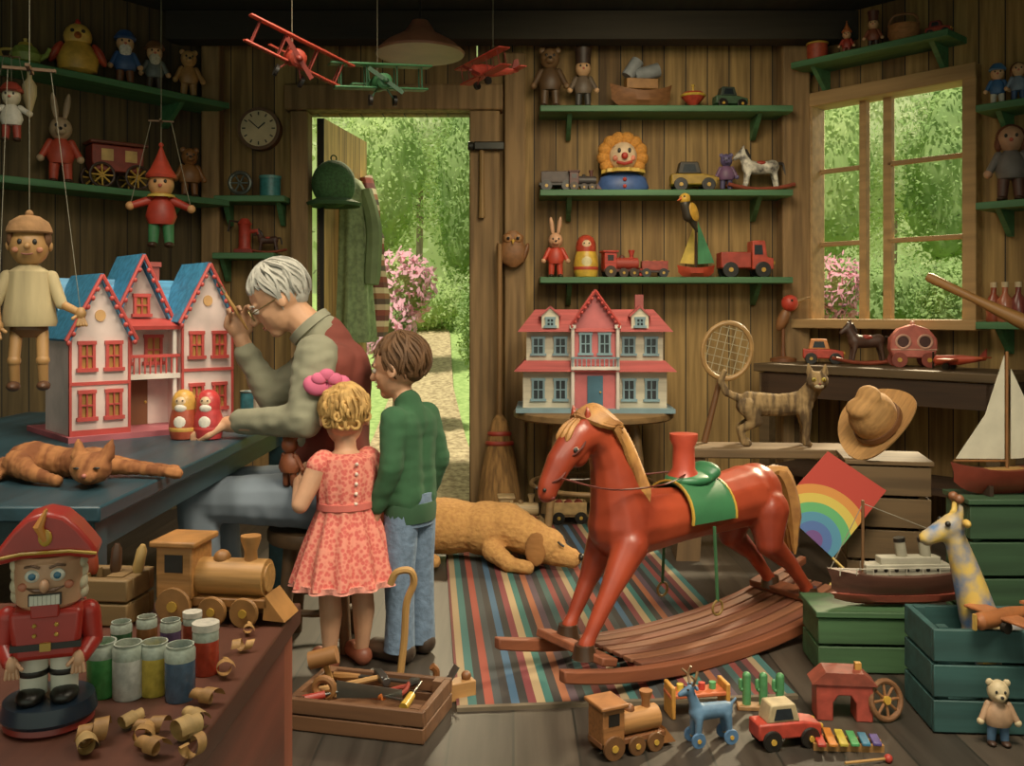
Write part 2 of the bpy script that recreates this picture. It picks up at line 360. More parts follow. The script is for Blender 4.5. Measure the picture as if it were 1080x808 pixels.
def biplane(label,p,sp,rot,c1,c2,cord):
    e=E('toy_biplane',label,'toy plane',p,0,sp,None,rot);a=m(c1);b=m(c2)
    O('fuselage',e,a,T([(0,-.36,0),(0,-.34,0),(0,-.2,.01),(0,0,.01),(0,.25,.03),(0,.46,.05)],[.05,.075,.085,.08,.05,.02],14))
    O('upper_wing',e,a,B(0,-.17,.17,1,.2,.022),bev=.01);O('lower_wing',e,a,B(0,-.15,-.05,.92,.19,.022),bev=.01)
    for s in(-1,1):
        for x in(.15,.4):
            for y in(-.22,-.1): O('strut',e,b,K((s*x,y,-.05),(s*x,y,.17),.008,n=6))
        O('wheel',e,BLK,K((s*.12-.015,-.22,-.17),(s*.12+.015,-.22,-.17),.055));O('undercarriage',e,b,K((s*.05,-.2,-.06),(s*.12,-.22,-.17),.008,n=6))
    O('tailplane',e,a,B(0,.42,.06,.36,.12,.015));O('fin',e,b,W(RZ(PI/2),X([(.34,.06),(.5,.06),(.5,.22),(.42,.2)],.015)))
    O('propeller',e,b,B(0,-.385,0,.4,.012,.04,0,.6),S((0,-.38,0),(.03,.05,.03)))
    O('cord',e,m('8a8068'),W(Euler(rot).to_matrix().to_4x4().inverted(),K((0,0,.05),(0,0,cord/sp),.003,n=6)))
    return e
def minihorse(label,p,h,rz,c,mane,rocker=True,spots=None,name='toy_horse',wh=False):
    e=E(name,label,'toy horse',p,rz,h)
    G('body',e,m(c,.5,'p',.3,1,0,spots),CH((-.25,0,.52,.15),(0,0,.5,.13),(.25,0,.53,.15)),CH((-.28,0,.58,.12),(-.38,0,.78,.08)),CH((-.38,0,.84,.08),(-.54,0,.7,.05)),[CH((x,s*.07,.45,.07),(x*1.15,s*.08,.25,.045),(x*1.25,s*.08,.1,.04)) for x in(-.26,.27) for s in(-1,1)],S((-.36,.05,.93),(.025,.025,.06)),S((-.36,-.05,.93),(.025,.025,.06)),vx=.025,it=3)
    O('mane',e,m(mane),T([(-.42,0,.9),(-.32,0,.86),(-.24,0,.72),(-.2,0,.62)],[.03,.06,.05,.02]));O('tail',e,m(mane),T(cv([(.38,0,.6),(.48,0,.58),(.52,0,.35)]),.035))
    O('saddle',e,m('a83a2a'),S((0,0,.6),(.13,.14,.06)))
    if rocker:
        for s in(-1,1): O('rocker',e,m('8a3b26'),T([(x*.1,s*.1,.05+.0022*x*x) for x in range(-7,8,2)],.04))
    return e
def matryoshka(label,p,h,c1,c2,face='e8c49a',beard=None,group=None,name='nesting_doll'):
    e=E(name,label,'doll',p,0,h,group)
    O('body',e,m(c1,.35),L([(.2,0),(.25,.02),(.285,.15),(.29,.3),(.265,.47),(.235,.58),(.23,.62)]));O('head',e,m(c2,.35),L([(.232,.6),(.24,.7),(.225,.82),(.17,.93),(.08,.99),(.01,1.0)]))
    O('face',e,m(face),S((0,-.12,.76),(.145,.13,.14)));O('sash',e,m(c2),L([(.285,.17),(.293,.2),(.293,.24),(.285,.26),(.275,.2)]))
    for s in(-1,1): O('eye',e,BLK,S((s*.055,-.24,.79),.018))
    if beard: O('beard',e,m(beard),S((0,-.17,.64),(.13,.1,.1)))
    O('apron',e,m(beard or 'e8d9a0'),S((0,-.215,.34),(.14,.085,.17)))
    return e
def onL(px,z): return q3(LW(px,.16),z)
lr=rad(25)
e=E('toy_teapot','small green-yellow toy teapot at far left of upper left shelf','toy teapot',onL(27,LSU),lr,.16)
O('pot',e,m('8a9a48'),L([(.25,0),(.45,.15),(.5,.4),(.35,.65),(.2,.7)]));O('lid',e,m('c7a748'),L([(.26,.69),(.2,.8),(.05,.85),(.07,.95),(.01,.98)]));O('spout',e,m('8a9a48'),T([(.4,0,.3),(.65,0,.45),(.75,0,.7)],[.12,.08,.06]));O('handle',e,m('c7a748'),T(cv([(-.4,0,.55),(-.75,0,.5),(-.7,0,.25),(-.45,0,.2)]),.05))
e=E('toy_chick','plump yellow wooden chick with red wings on upper left shelf','toy bird',onL(82,LSU),lr,.32)
O('body',e,m('d8a544'),L([(.15,0),(.32,.1),(.36,.3),(.26,.52),(.2,.6)]));O('head',e,m('dfb054'),S((0,0,.72),(.24,.23,.24)));O('beak',e,m('c2622c'),K((0,-.2,.7),(0,-.36,.67),.07,.005));O('crest',e,m('b23a2c'),S((0,0,.96),(.05,.12,.08)))
for s in(-1,1): O('wing',e,m('b5462e'),S((s*.36,0,.42),(.08,.14,.22),ry=s*-.5));O('eye',e,BLK,S((s*.09,-.2,.78),.035))
doll('toy_gnome','blue-hatted bearded gnome third along upper left shelf','toy figure',onL(132,LSU),.34,lr,top='3c5a8a',bot='7a4a2a',hat='cap',hatc='39598c',beard='e6ddc8',fat=1.15)
doll('toy_gnome','brown-capped gnome in grey coat beside the fox, upper left shelf','toy figure',onL(163,LSU),.32,lr,top='6a6f6a',bot='4a3a2c',hat='cap',hatc='7a5230',beard='cfc4a8')
doll('toy_fox','tan sitting fox toy at door end of upper left shelf','toy animal',onL(199,LSU),.31,lr,skin='b98a54',top='a87a48',bot='a87a48',ear='bear',muz=True)
doll('toy_rabbit','tall tan rabbit figure with upright ears and red skirt on left shelf','toy rabbit',onL(64,LSM),.52,lr,skin='b99a78',top='b9442f',bot='b9442f',ear='rabbit',muz=True)
e=E('toy_carriage','dark red toy carriage with spoked wheels on middle left shelf','toy carriage',onL(122,LSM),rad(40),.34)
O('body',e,m('8c3728'),X([(-.4,.3),(.35,.3),(.42,.45),(.42,.75),(-.45,.75),(-.45,.45)],.4),bev=.02);O('roof',e,m('6a3020'),B(0,0,.79,.98,.5,.06),bev=.02);O('window',e,m('d0a860'),B(.2,0,.58,.2,.42,.2),B(-.2,0,.58,.2,.42,.2))
for x in(-.3,.3):
    for s in(-1,1):
        w=O('wheel',e,m('3b2418'),ring((x,s*.25,.22),.2,.025,'y'));O('spokes',w,GOLD,[K((x+.2*math.cos(a),s*.25,.22+.2*math.sin(a)),(x-.2*math.cos(a),s*.25,.22-.2*math.sin(a)),.015,n=6) for a in(0,.8,1.6,2.4)])
O('shaft',e,DKW,K((.4,0,.3),(.75,0,.25),.025))
doll('toy_bear','brown bear toy at door end of middle left shelf','toy bear',onL(200,LSM),.32,lr,skin='8a5a30',top='8a5a30',bot='7a4d28',ear='bear',muz=True,fat=1.2)
SM=m('8f8872')
def strings(e,pts,bar,cz,s=.004):
    O('control_bar',e,m('6a4a2a',.6,'wx'),B(bar[0],bar[1],bar[2],.5*cz,.04*cz,.03*cz),B(bar[0],bar[1],bar[2],.04*cz,.4*cz,.03*cz))
    for k,p in enumerate(pts): O('string',e,SM,K(p,(bar[0]+(.2*cz if p[0]>.05 else -.2*cz if p[0]<-.05 else 0),bar[1],bar[2]),s,n=5))
px=at(170,262,5.15)
e=doll('marionette','small hanging marionette with red cone hat and green legs','puppet',px,.57,rad(15),skin='d79a62',top='b23626',bot='3c7a4c',hat='cone',hatc='c0402c',arms=((-.36,-.05,.52),(.36,-.05,.5)),collar='d8b24a')
strings(e,[(0,0,.97),(-.36,-.05,.52),(.36,-.05,.5)],(0,0,1.6),.6,.004);O('hook_cord',e,SM,K((0,0,1.6),(0,0,(3.2-px.z)/.432),.004,n=5))
px=at(12,150,4.7)
e=doll('marionette','tiny pale hanging clown marionette at left picture edge','puppet',px,.3,rad(15),skin='e0cfae',top='d9d2c0',bot='9a3a2c',hat='cap',hatc='9a3a2c',arms=((-.3,-.05,.5),(.3,-.05,.5)));strings(e,[(0,0,.97),(-.3,-.05,.5),(.3,-.05,.5)],(0,0,1.5),.6,.005);O('hook_cord',e,SM,K((0,0,1.5),(0,0,(3.2-px.z)/.283),.005,n=5))
px=at(31,126,4.9)
e=E('wooden_spinner','small pale wooden spindle hanging beside clown marionette','toy',px,0,.25);O('spindle',e,m('d0b888',.5,'wz'),L([(.005,0),(.06,.2),(.14,.5),(.14,.7),(.05,.85),(.04,1.1)]));O('cord',e,SM,K((0,0,1.1),(0,0,(3.2-px.z)/.25),.008,n=5))
# big marionette: a plain jointed wooden puppet with a round knitted cap
px=at(31,412,2.95);e=E('marionette','large jointed wooden marionette in cream smock hanging over the blue bench','puppet',px,rad(20))
wd=m('bd8c54',.45,'wz',.3);shc=m('c2ae80',.8,'wz',.3)
O('torso',e,shc,L([(.075,.2),(.08,.215),(.07,.27),(.062,.33),(.058,.37),(.028,.39)],sy=.75,fold=.05,nf=8,n=48));O('hips',e,m('6e4a2c'),L([(.05,.22),(.055,.19),(.03,.165)],sy=.8))
hd=O('head',e,wd,S((0,0,.45),(.058,.057,.064)),K((0,0,.38),(0,0,.4),.018));O('nose',hd,wd,S((0,-.06,.446),.01))
for s in(-1,1):
    O('eye',hd,BLK,S((s*.021,-.052,.46),(.007,.005,.009)));O('ear',hd,wd,S((s*.059,0,.45),(.008,.012,.016)))
    O('cheek',hd,m('c07a58'),S((s*.034,-.046,.435),(.01,.006,.009)))
    A=[(s*.062,0,.355),(s*.092,-.02,.27),(s*(.08 if s<0 else .15),-.05,.2 if s<0 else .24)]
    u=O('arm',e,shc,KS(A[0],A[1],.02,.018));O('forearm',u,wd,KS(A[1],A[2],.014,.012));O('hand',u,wd,S(A[2],(.016,.016,.02)),[KS(A[2],V(*A[2])+V(s*.004+d*.008,-.01,-.036),.0055) for d in(-1.5,-.5,.5,1.5)],KS(A[2],V(*A[2])+V(-s*.022,-.01,-.016),.0055))
    l=O('leg',e,wd,KS((s*.036,0,.18),(s*.04,-.02,.1),.019,.017),KS((s*.04,-.02,.09),(s*.04,0,.025),.016,.014),S((s*.04,-.02,.095),.02));O('shoe',l,m('5a3a26'),S((s*.042,-.022,.016),(.02,.04,.016)))
O('mouth',hd,m('8a4a34'),T([(-.016,-.053,.424),(0,-.056,.421),(.016,-.053,.424)],.0025))
O('hair',e,m('6a4426',.8,'fur'),S((0,.02,.468),(.061,.05,.055)),[S((s*.05,0,.47),(.014,.03,.03)) for s in(-1,1)])
O('hat',e,m('a07448',.9,'fur'),L([(.063,.488),(.067,.493),(.064,.506),(.055,.525),(.03,.542),(.004,.547)]),S((0,0,.55),.012))
strings(e,[(0,0,.55),(-.08,-.05,.2),(.15,-.05,.24)],(0,0,1.0),.3,.001);O('hook_cord',e,SM,K((0,0,1.0),(0,0,3.17-px.z),.0015,n=5))
def onB(px,i,off=.15): return q3(BW(px,off),BS[i])
doll('toy_monkey','dim brown monkey figure at left end of top long shelf','toy animal',onB(580,0),.4,0,skin='7a5a3a',top='5c432c',bot='5c432c',ear='bear',muz=True)
doll('toy_soldier','grey-coated soldier figure with tall hat on top long shelf','toy figure',onB(615,0),.4,0,top='6a5a4a',bot='3c3a36',hat='tall',hatc='3a2a22')
p=onB(676,0,.16);e=E('toy_boat','brown carved toy boat with grey funnel tubes on top long shelf','toy boat',p,rad(8),.42)
O('hull',e,m('8a5a34',.6,'wx'),hull(1,.34,.26,.5));O('cabin',e,m('a5743e'),B(0,0,.38,.5,.2,.16),bev=.01)
O('funnel',e,m('8a8f90',.4),K((-.1,0,.5),(.28,0,.62),.11,.11),K((-.22,0,.5),(-.05,0,.75),.1,.1))
e=E('spinning_top','red and yellow spinning top on top long shelf','spinning top',onB(731,0),0,.16);O('body',e,m('b8402c'),L([(.02,0),(.1,.1),(.45,.45),(.5,.55),(.4,.68),(.1,.75)]));O('band',e,m('d8b040'),L([(.49,.5),(.52,.55),(.49,.6),(.45,.6),(.45,.5)]));O('knob',e,m('d8b040'),K((0,0,.74),(0,0,.95),.04),S((0,0,.97),.07))
car('dark green toy car on top long shelf near window',onB(770,0),.22,rad(10),'3f5a40','2e3a30')
wagon('dark toy goods wagon at left end of middle long shelf',onB(587,1),.24,0,'4a3a34','2a2420','6a4a34')
engine('small dark toy engine beside clown bust on middle shelf',onB(615,1,.2),.2,0,'5a3028','2a2420','3a3434')
p=onB(657,1);e=E('clown_bust','clown bust with orange ruffled hair and blue jacket on middle shelf','toy clown',p,0,.37)
O('body',e,m('3d5a94'),L([(.42,0),(.46,.08),(.4,.25),(.2,.36)],sy=.6));O('collar',e,m('d9b24c'),L([(.2,.33),(.38,.32),(.36,.38),(.15,.42)],n=36,fold=.2,nf=12));h=O('head',e,m('e4c49c'),S((0,-.02,.62),(.25,.23,.26)))
O('hair',e,m('d08a34',.8,'fur'),[S((.33*math.cos(a),.05,.64+.31*math.sin(a)),(.13,.12,.13)) for a in [-.6+i*.48 for i in range(10)]])
O('nose',h,m('c03a2a'),S((0,-.27,.6),.06));O('mouth',h,m('b5382c'),T([(-.13,-.22,.5),(0,-.26,.46),(.13,-.22,.5)],.03))
for s in(-1,1): O('eye',h,BLK,S((s*.09,-.23,.7),(.03,.02,.045)));O('cheek',h,m('d87a5c'),S((s*.15,-.19,.57),(.05,.03,.05)));O('button',e,m('c03a2a'),S((0,-.27,.13+.06*s),.035))
car('old-fashioned yellow and black toy car on middle shelf',onB(731,1),.3,0,'a8862e','2f2a22')
doll('toy_elephant','small purple-blue sitting toy animal beside white horse, middle shelf','toy animal',onB(766,1),.25,rad(-10),skin='5a5078',top='6a4a6a',bot='4a4468',ear='bear',muz=True,fat=1.2)
minihorse('white toy rocking horse with black patches on middle shelf',onB(802,1),.31,0,'e6dfcc','2a2420',spots='4a4440')
doll('toy_rabbit','red-coated rabbit figure at left end of lowest long shelf','toy rabbit',onB(586,2),.4,0,skin='d8a078',top='c43e2a',bot='c43e2a',ear='rabbit',muz=True)
matryoshka('yellow nesting doll with red scarf on lowest long shelf',onB(618,2),.28,'d9ae3e','b8402c')
engine('red toy engine behind small cart on lowest long shelf',onB(655,2),.27,rad(8),'b8382a','5a2a20','a83a2c')
wagon('small red toy cart carrying a load beside sailboat',onB(690,2),.2,0,'a03a2c','3a2420','c27a3c')
e=E('toy_sailboat','small toy boat with green sail on lowest long shelf','toy boat',onB(734,2),0,.4)
O('hull',e,m('c0442c'),hull(.62,.24,.16,.3));O('mast',e,DKW,K((0,0,.15),(0,0,.98),.015));O('sail',e,m('3e8a58',.7),X([(.03,.22),(.3,.24),(.03,.92)],.015));O('jib',e,m('d7b84c',.7),X([(-.03,.22),(-.26,.24),(-.03,.86)],.015))
car('large red toy truck at right end of lowest long shelf',onB(785,2),.35,0,'c04430','a83a2a','toy_truck',None,True)
p=at(726,240,6.0);e=E('toy_parrot','yellow and black toy bird hanging under middle long shelf','toy bird',(p.x,p.y,p.z),rad(-60),.24)
G('body',e,m('2f2a20'),CH((0,0,.3,.16),(0,-.1,.6,.15)),CH((0,.1,.2,.1),(0,.3,-.1,.04)),vx=.03);O('head',e,m('d8a83c'),S((0,-.12,.75),.15));O('beak',e,m('c25a2c'),K((0,-.24,.75),(0,-.38,.68),.05,.005))
for s in(-1,1): O('wing',e,m('c9952f'),S((s*.17,.05,.4),(.04,.14,.26),rx=.4));O('eye',e,BLK,S((s*.1,-.22,.8),.025))
O('cord',e,SM,K((0,0,.8),(0,0,(BS[1]-.04-p.z)/.24),.012,n=5))
def onR(px,z,o=.14): return q3(RW(px,o),z)
rr=rad(-25)
e=E('toy_horn','small orange-red toy drum at left end of window shelf','toy drum',onR(862,RSU),rr,.13);O('shell',e,m('b54a30'),K((0,0,0),(0,0,.9),.5,n=24));O('skin',e,m('d8c49a'),K((0,0,.9),(0,0,.94),.48,n=24));O('rim',e,GOLD,ring((0,0,.9),.5,.05),ring((0,0,.06),.5,.05))
doll('toy_jester','red jester doll with pointed hat on window shelf','toy figure',onR(893,RSU),.22,rr,top='a83a2c',bot='7a2f26',hat='cone',hatc='c06a3c')
doll('toy_soldier','brown soldier doll with tall hat on window shelf','toy figure',onR(921,RSU),.24,rr,top='8a4a34',bot='3a2c26',hat='tall',hatc='5a3426')
e=E('toy_basket','round brown basket-like toy on window shelf','toy basket',onR(953,RSU),rr,.18);O('bowl',e,m('a06a3c',.8,'wx'),L([(.35,0),(.5,.3),(.48,.6),(.42,.62),(.4,.3),(.01,.1)]));O('handle',e,m('8a5a34'),T(cv([(-.47,0,.6),(-.3,0,.95),(.3,0,.95),(.47,0,.6)]),.04))
car('small red toy car at right end of window shelf',onR(990,RSU),.14,rad(-40),'b5412f','7a2c22')
doll('toy_sailor','blue-coated sailor doll on topmost edge shelf','toy figure',onR(1052,RS[0]),.24,rr,top='3f6a9a',bot='d8d0bc',hat='cap',hatc='4a7aa8')
doll('toy_boy','doll with blue trousers beside sailor, edge shelf','toy figure',onR(1074,RS[0]),.22,rr,top='7a8a9a',bot='33507a',hair='7a4a2a')
doll('toy_doll','large dim rag doll in grey on middle edge shelf','toy doll',onR(1066,RS[1]),.42,rr,skin='b98a6a',top='6a6460',bot='5a3a30',hair='6a3a26')
for i,(x,c,n) in enumerate(((1048,'9a4a34','brick red'),(1060,'b8684a','orange-brown'),(1074,'7a3a34','dark maroon'))):
    e=E('paint_bottle',n+' bottle standing on bottom edge shelf','bottle',onR(x,RS[2],.12+.03*(i%2)),0,.24,'bottles on the edge shelf');O('glass',e,m(c,.25),L([(.15,0),(.17,.05),(.17,.5),(.06,.65),(.06,.8)]));O('cap',e,m('d0b890'),K((0,0,.8),(0,0,.92),.075))
p=q3(BW(253,.12),2.03);e=E('toy_cog','grey metal cog wheel toy standing on short upper shelf','toy wheel',p,0,.17)
O('rim',e,m('6a7068',.4,me=.6),ring((0,0,.55),.4,.08,'y'),[K((0,0,.55),(.4*math.cos(a),0,.55+.4*math.sin(a)),.04,n=6) for a in [i*PI/3 for i in range(6)]]);O('foot',e,DKW,B(0,0,.04,.6,.3,.08))
p=q3(BW(285,.12),2.03);e=E('storage_tin','teal lidded tin on short upper shelf','tin',p,0,.15);O('body',e,m('3a8080',.35),K((0,0,0),(0,0,.8),.45,n=24));O('lid',e,m('5a9a92',.35),K((0,0,.8),(0,0,.92),.48,n=24))
p=q3(BW(258,.12),1.66);e=E('toy_pump','red toy water pump with handle on short lower shelf','toy pump',p,0,.24);O('base',e,m('8a2f24'),B(0,0,.06,.5,.4,.12),bev=.02);O('column',e,m('b5392a'),L([(.2,.1),(.16,.2),(.16,.75),(.2,.8),(.1,.95)]));O('spout',e,m('b5392a'),T([(.12,0,.6),(.35,0,.62),(.4,0,.5)],.06));O('handle',e,m('3a2c20'),T([(-.1,0,.85),(-.4,0,.9),(-.45,0,.6)],.035))
minihorse('tiny dark toy horse on short lower shelf',q3(BW(283,.12),1.66),.17,0,'4a3028','2a1c14')
p=at(275,137,WB-.03);e=E('wall_clock','round wooden wall clock with cream face left of doorway','clock',(p.x,WB-.06,p.z))
O('case',e,m('6a4526',.5,'wx'),K((0,.055,0),(0,-.02,0),.14,n=32));O('dial',e,m('d8c294',.6),K((0,0,0),(0,-.026,0),.118,n=32));O('numerals',e,BLK,[B(.098*math.sin(a),-.028,.098*math.cos(a),.008,.004,.022,0,a) for a in [i*PI/6 for i in range(12)]])
O('hour_hand',e,BLK,B(.02,-.03,.018,.008,.004,.06,0,.85));O('minute_hand',e,BLK,B(-.03,-.032,.026,.006,.004,.09,0,-.85))
biplane('bright red toy biplane hanging at left of the ceiling lamp',at(308,62,4.0),.46,(.25,.35,rad(28)),'b8402c','8a2c20',.95)
biplane('green toy biplane hanging under the ceiling lamp',at(398,90,4.15),.44,(.1,-.05,rad(20)),'3f7a4c','2f5a3a',.85)
biplane('smaller red toy biplane hanging right of the ceiling lamp',at(520,76,4.3),.33,(.1,-.12,rad(-50)),'bf4030','7a2a20',.85)
p=at(443,58,4.75);e=E('pendant_lamp','wide brown metal pendant lamp hanging from the ceiling','lamp',p);O('shade',e,m('7e5440',.4),L([(.22,0),(.225,.01),(.17,.06),(.08,.11),(.04,.17),(.03,.17),(.07,.1),(.16,.05),(.2,.005)],n=32));O('bulb',e,m('c8b890',.3),S((0,0,.04),.035));O('cord',e,BLK,K((0,0,.16),(0,0,3.2-p.z),.006,n=6))
u=lambda t:V(-1.3+.15*t,6.43+.9*t)
def on(t,z): q=u(t);return V(q.x,q.y,z)
p=on(.45,1.12)+V(.09,0,0);e=E('work_coat','long olive green coat hanging on the open door','coat',p,0)
O('cloth',e,m('7a8f60',.85,'knit',.4,.4),L([(.02,1.12),(.07,1.1),(.13,1.02),(.14,.85),(.15,.6),(.17,.3),(.2,.0),(.19,-.06),(.1,.0)],n=60,sy=1.2,sx=.75,fold=.16,nf=7))
for s in(-1,1): O('sleeve',e,m('6c8054',.85),T(cv([(s*.09,-.06,1.02),(s*.16,-.1,.75),(s*.15,-.13,.35)]),[.055]*5+[.06]*5+[.05]))
p=at(352,194,6.3);e=E('felt_hat','dark green round felt hat hanging above the green coat','hat',p,rad(30));G('crown',e,m('3c6238',.9,'fur',.4,2),S((0,0,.0),(.15,.14,.16)),vx=.015);O('brim',e,m('355832',.9),L([(.12,-.1),(.185,-.13),(.175,-.15),(.11,-.12)]));O('hanging_loop',e,m('275030',.9),ring((0,0,.17),.02,.005,'y',12))
p=V(-1.05,7.2,1.0);e=O('scarf',None,stripes('scarf_stripes',['8a4438','c8b090','5a4a40','9a6848','d7c49c','6a3a36'],2,4.),T(cv([(-.06,0,1.3),(.0,-.02,1.05),(.0,-.04,.7),(.04,-.02,.35),(.02,0,.1)]),[.05]*8+[.085]*13),loc=p);tag(e,'striped maroon and cream knitted scarf hanging by the doorway','scarf')
e=E('hammer','long-handled hammer hung on the right door post','hammer',at(508,230,6.2));O('handle',e,m('8a6a3a',.6,'wz'),T([(0,0,0),(0,0,.2),(0,0,.48)],[.022,.017,.015]));O('head',e,m('3a3a36',.4,me=.7),B(.05,0,.47,.2,.05,.055),K((-.05,0,.47),(-.09,0,.47),.03),bev=.008)
e=E('carved_owl','small carved wooden owl hanging on post above broom','ornament',at(541,282,6.22),0,.24);O('body',e,m('8a5c34',.6),L([(.1,0),(.32,.15),(.38,.45),(.28,.7),(.3,.85),(.1,1.0)],sy=.5));O('face',e,m('a87444'),[S((s*.13,-.12,.78),(.12,.06,.12)) for s in(-1,1)]);O('eye',e,BLK,[S((s*.13,-.19,.78),.045) for s in(-1,1)]);O('beak',e,GOLD,K((0,-.15,.72),(0,-.25,.62),.05,.005))
for s in(-1,1): O('wing',e,m('7a4e2c'),S((s*.34,0,.4),(.08,.12,.28),ry=s*.3))
e=E('broom','birch-twig broom leaning on the wall right of doorway','broom',(-.08,6.02,0),0,1,None,(rad(-4),0,0));O('handle',e,m('8a6438',.7,'wz'),K((0,0,.55),(0,0,1.72),.016));O('bristles',e,m('a0743f',.9,'wz',.6,2),L([(.13,0),(.14,.1),(.1,.35),(.05,.58),(.02,.62)],fold=.12,nf=14),[T([(x,y,0),(x*.7,y*.7,.3),(x*.2,y*.2,.58)],.012,5) for x,y in [(.14*math.cos(a),.12*math.sin(a)) for a in [i*.45 for i in range(14)]]]);O('binding',e,m('a83a2c'),ring((0,0,.5),.065,.015),ring((0,0,.44),.08,.015))
# ---------------------------------------------------------------- furniture
bl=m('26434e',.4,'wy',.4);blw=m('2c4a52',.5,'wy',.4)
e=E('workbench','long dark blue workbench along the left side','workbench',(-1.65,3.4,0));O('worktop',e,bl,B(0,0,.78,1.3,2.2,.04),bev=.006);O('apron',e,blw,B(.57,0,.71,.03,2.0,.1),B(-.6,0,.71,.03,2.,.1),B(0,-1.02,.71,1.15,.03,.1))
for x in(-.57,.57):
    for y in(-1.0,1.0): O('leg',e,blw,B(x,y,.38,.08,.08,.76),bev=.006)
e=E('front_table','reddish brown table in the lower left foreground','table',(-.95,1.35,0));rb=m('5c3224',.5,'wy',.5,.8);O('tabletop',e,rb,B(0,0,.7,1.1,.9,.04),bev=.004);O('side_panel',e,m('7a3a2a',.45,'wy',.5,.8),B(.52,0,.44,.03,.8,.46))
for x in(-.5,.5):
    for y in(-.41,.41): O('leg',e,m('9a5038',.5,'wz'),B(x,y,.34,.07,.07,.68),bev=.004)
def stool(name,label,p,r,h,cm,nl=4,cat='stool'):
    e=E(name,label,cat,p);O('seat',e,cm,L([(r*.97,h-.05),(r,h-.04),(r,h-.01),(r*.97,h)],n=36))
    for i in range(nl):
        a=2*PI*(i+.5)/nl;O('leg',e,cm,K((r*.65*math.cos(a),r*.65*math.sin(a),h-.05),(r*.85*math.cos(a),r*.85*math.sin(a),0),.028,.022))
    O('stretcher',e,cm,ring((0,0,h*.35),r*.78,.014));return e
stool('stool','dark wooden stool the white-haired man sits on',(-.74,3.66,0),.2,.45,m('5a4128',.6,'wx',.4))
stool('round_table','round wooden table under the white red-roofed dollhouse',(.49,5.72,0),.48,.69,m('8a6a42',.6,'wx',.4),4,'table')
tm=m('5a4830',.6,'wx',.4)
tc=V(1.92,WB)+V(.671,-.741)*.78+V(-.741,-.671)*.33
e=E('window_table','long dark wooden table below the garden window','table',(tc.x,tc.y,0),RA);O('tabletop',e,tm,B(0,0,.93,1.5,.5,.05),bev=.006);O('drawer_front',e,DKW,B(0,-.22,.83,1.4,.03,.14))
for x in(-.68,.68):
    for y in(-.2,.2): O('leg',e,tm,B(x,y,.45,.07,.07,.9))
O('lower_shelf',e,DKW,B(0,0,.3,1.36,.42,.04))
TZ=.955
pb=fl(805,470,.58);e=E('plank_bench','rough wooden plank bench the tabby cat stands on','bench',(pb.x,pb.y,0),rad(-4));O('seat',e,m('7a6040',.7,'wx',.4),B(0,0,.555,.85,.26,.05),bev=.008)
for s in(-1,1): O('leg',e,m('6a5032',.7,'wz'),X([(s*.36-.05,.53),(s*.36+.05,.53),(s*.4+.06,0),(s*.4-.06,0)],.22))
O('stretcher',e,DKW,B(0,0,.25,.7,.04,.08))
def crate(name,label,p,w,d,h,rz,c,n=3,lid=False,cat='crate'):
    e=E(name,label,cat,p,rz);mm=m(c,.65,'wx',.4);sh=h/n
    for s in(-1,1):
        O('side_panel',e,mm,[B(0,s*(d/2-.01),sh*(i+.5),w,.02,sh*.9) for i in range(n)],bev=.003);O('end_panel',e,mm,[B(s*(w/2-.01),0,sh*(i+.5),.02,d-.04,sh*.9) for i in range(n)],bev=.003)
        for y in(-1,1): O('corner_post',e,mm,B(s*(w/2-.035),y*(d/2-.035),h/2,.03,.03,h*.98))
    O('base',e,mm,B(0,0,.012,w-.04,d-.04,.02))
    if lid:O('lid',e,mm,B(0,0,h+.01,w+.02,d+.02,.02),bev=.003)
    return e
# ---------------------------------------------------------------- dollhouses
def win(par,x,z,w,h,y,fc,pc='3a3430',div=True):
    f=O('window',par,fc,B(x-w/2,y,z,.012,.02,h+.012),B(x+w/2,y,z,.012,.02,h+.012),B(x,y,z+h/2,w+.02,.024,.014),B(x,y,z-h/2,w+.03,.03,.014),[B(x,y,z,.006,.018,h),B(x,y,z,w,.018,.006)] if div else [])
    O('pane',f,m(pc,.2),B(x,y+.006,z,w,.01,h))
def groof(w,d,z,rh,x=0,y=0,over=.025,t=.018):
    a=math.atan2(rh,w/2);ln=math.hypot(rh,w/2)+over
    return [B(x+s*(w/4+over*.3*math.cos(a)),y,z+rh/2-over*.3*math.sin(a)+t*.4,ln,d+2*over,t,0,s*a) for s in(-1,1)]
def gtrim(w,d,z,rh,x,y):
    n=7;o=[]
    for s in(-1,1):
        o.append(T([(x+s*(w/2+.02),y-d/2-.028,z-.012),(x,y-d/2-.028,z+rh+.01)],.008,6))
        o+=[S((x+s*(w/2+.01)*(1-i/n),y-d/2-.028,z-.02+(rh+.01)*i/n),.01,n=8) for i in range(n)]
    return o
e=E('dollhouse','pink dollhouse with blue roofs and red trim on the blue bench','dollhouse',(-1.56,3.88,.8),rad(42));e.scale=(.88,.92,1.0)
pk=m('ead2ca',.5);blr=m('3f8cb8',.5,'wx',.4,2);rd=m('c84a44',.45);wt=m('ece0d4',.5);yb=m('d8a468')
O('base',e,m('b8606a'),B(0,-.08,.01,.78,.56,.02))
O('main_block',e,pk,B(0,.05,.22,.62,.26,.4),X([(-.13,.42),(.13,.42),(0,.66)],.3,.03));O('main_roof',e,blr,W(TR(0,.05,0)@RZ(PI/2),groof(.27,.62,.42,.17)))
O('centre_gable_roof',e,blr,groof(.27,.26,.42,.27,0,0));O('centre_gable_trim',e,rd,gtrim(.27,.26,.42,.27,0,0));O('centre_gable',e,pk,X([(-.13,.4),(.13,.4),(0,.65)],.24,0))
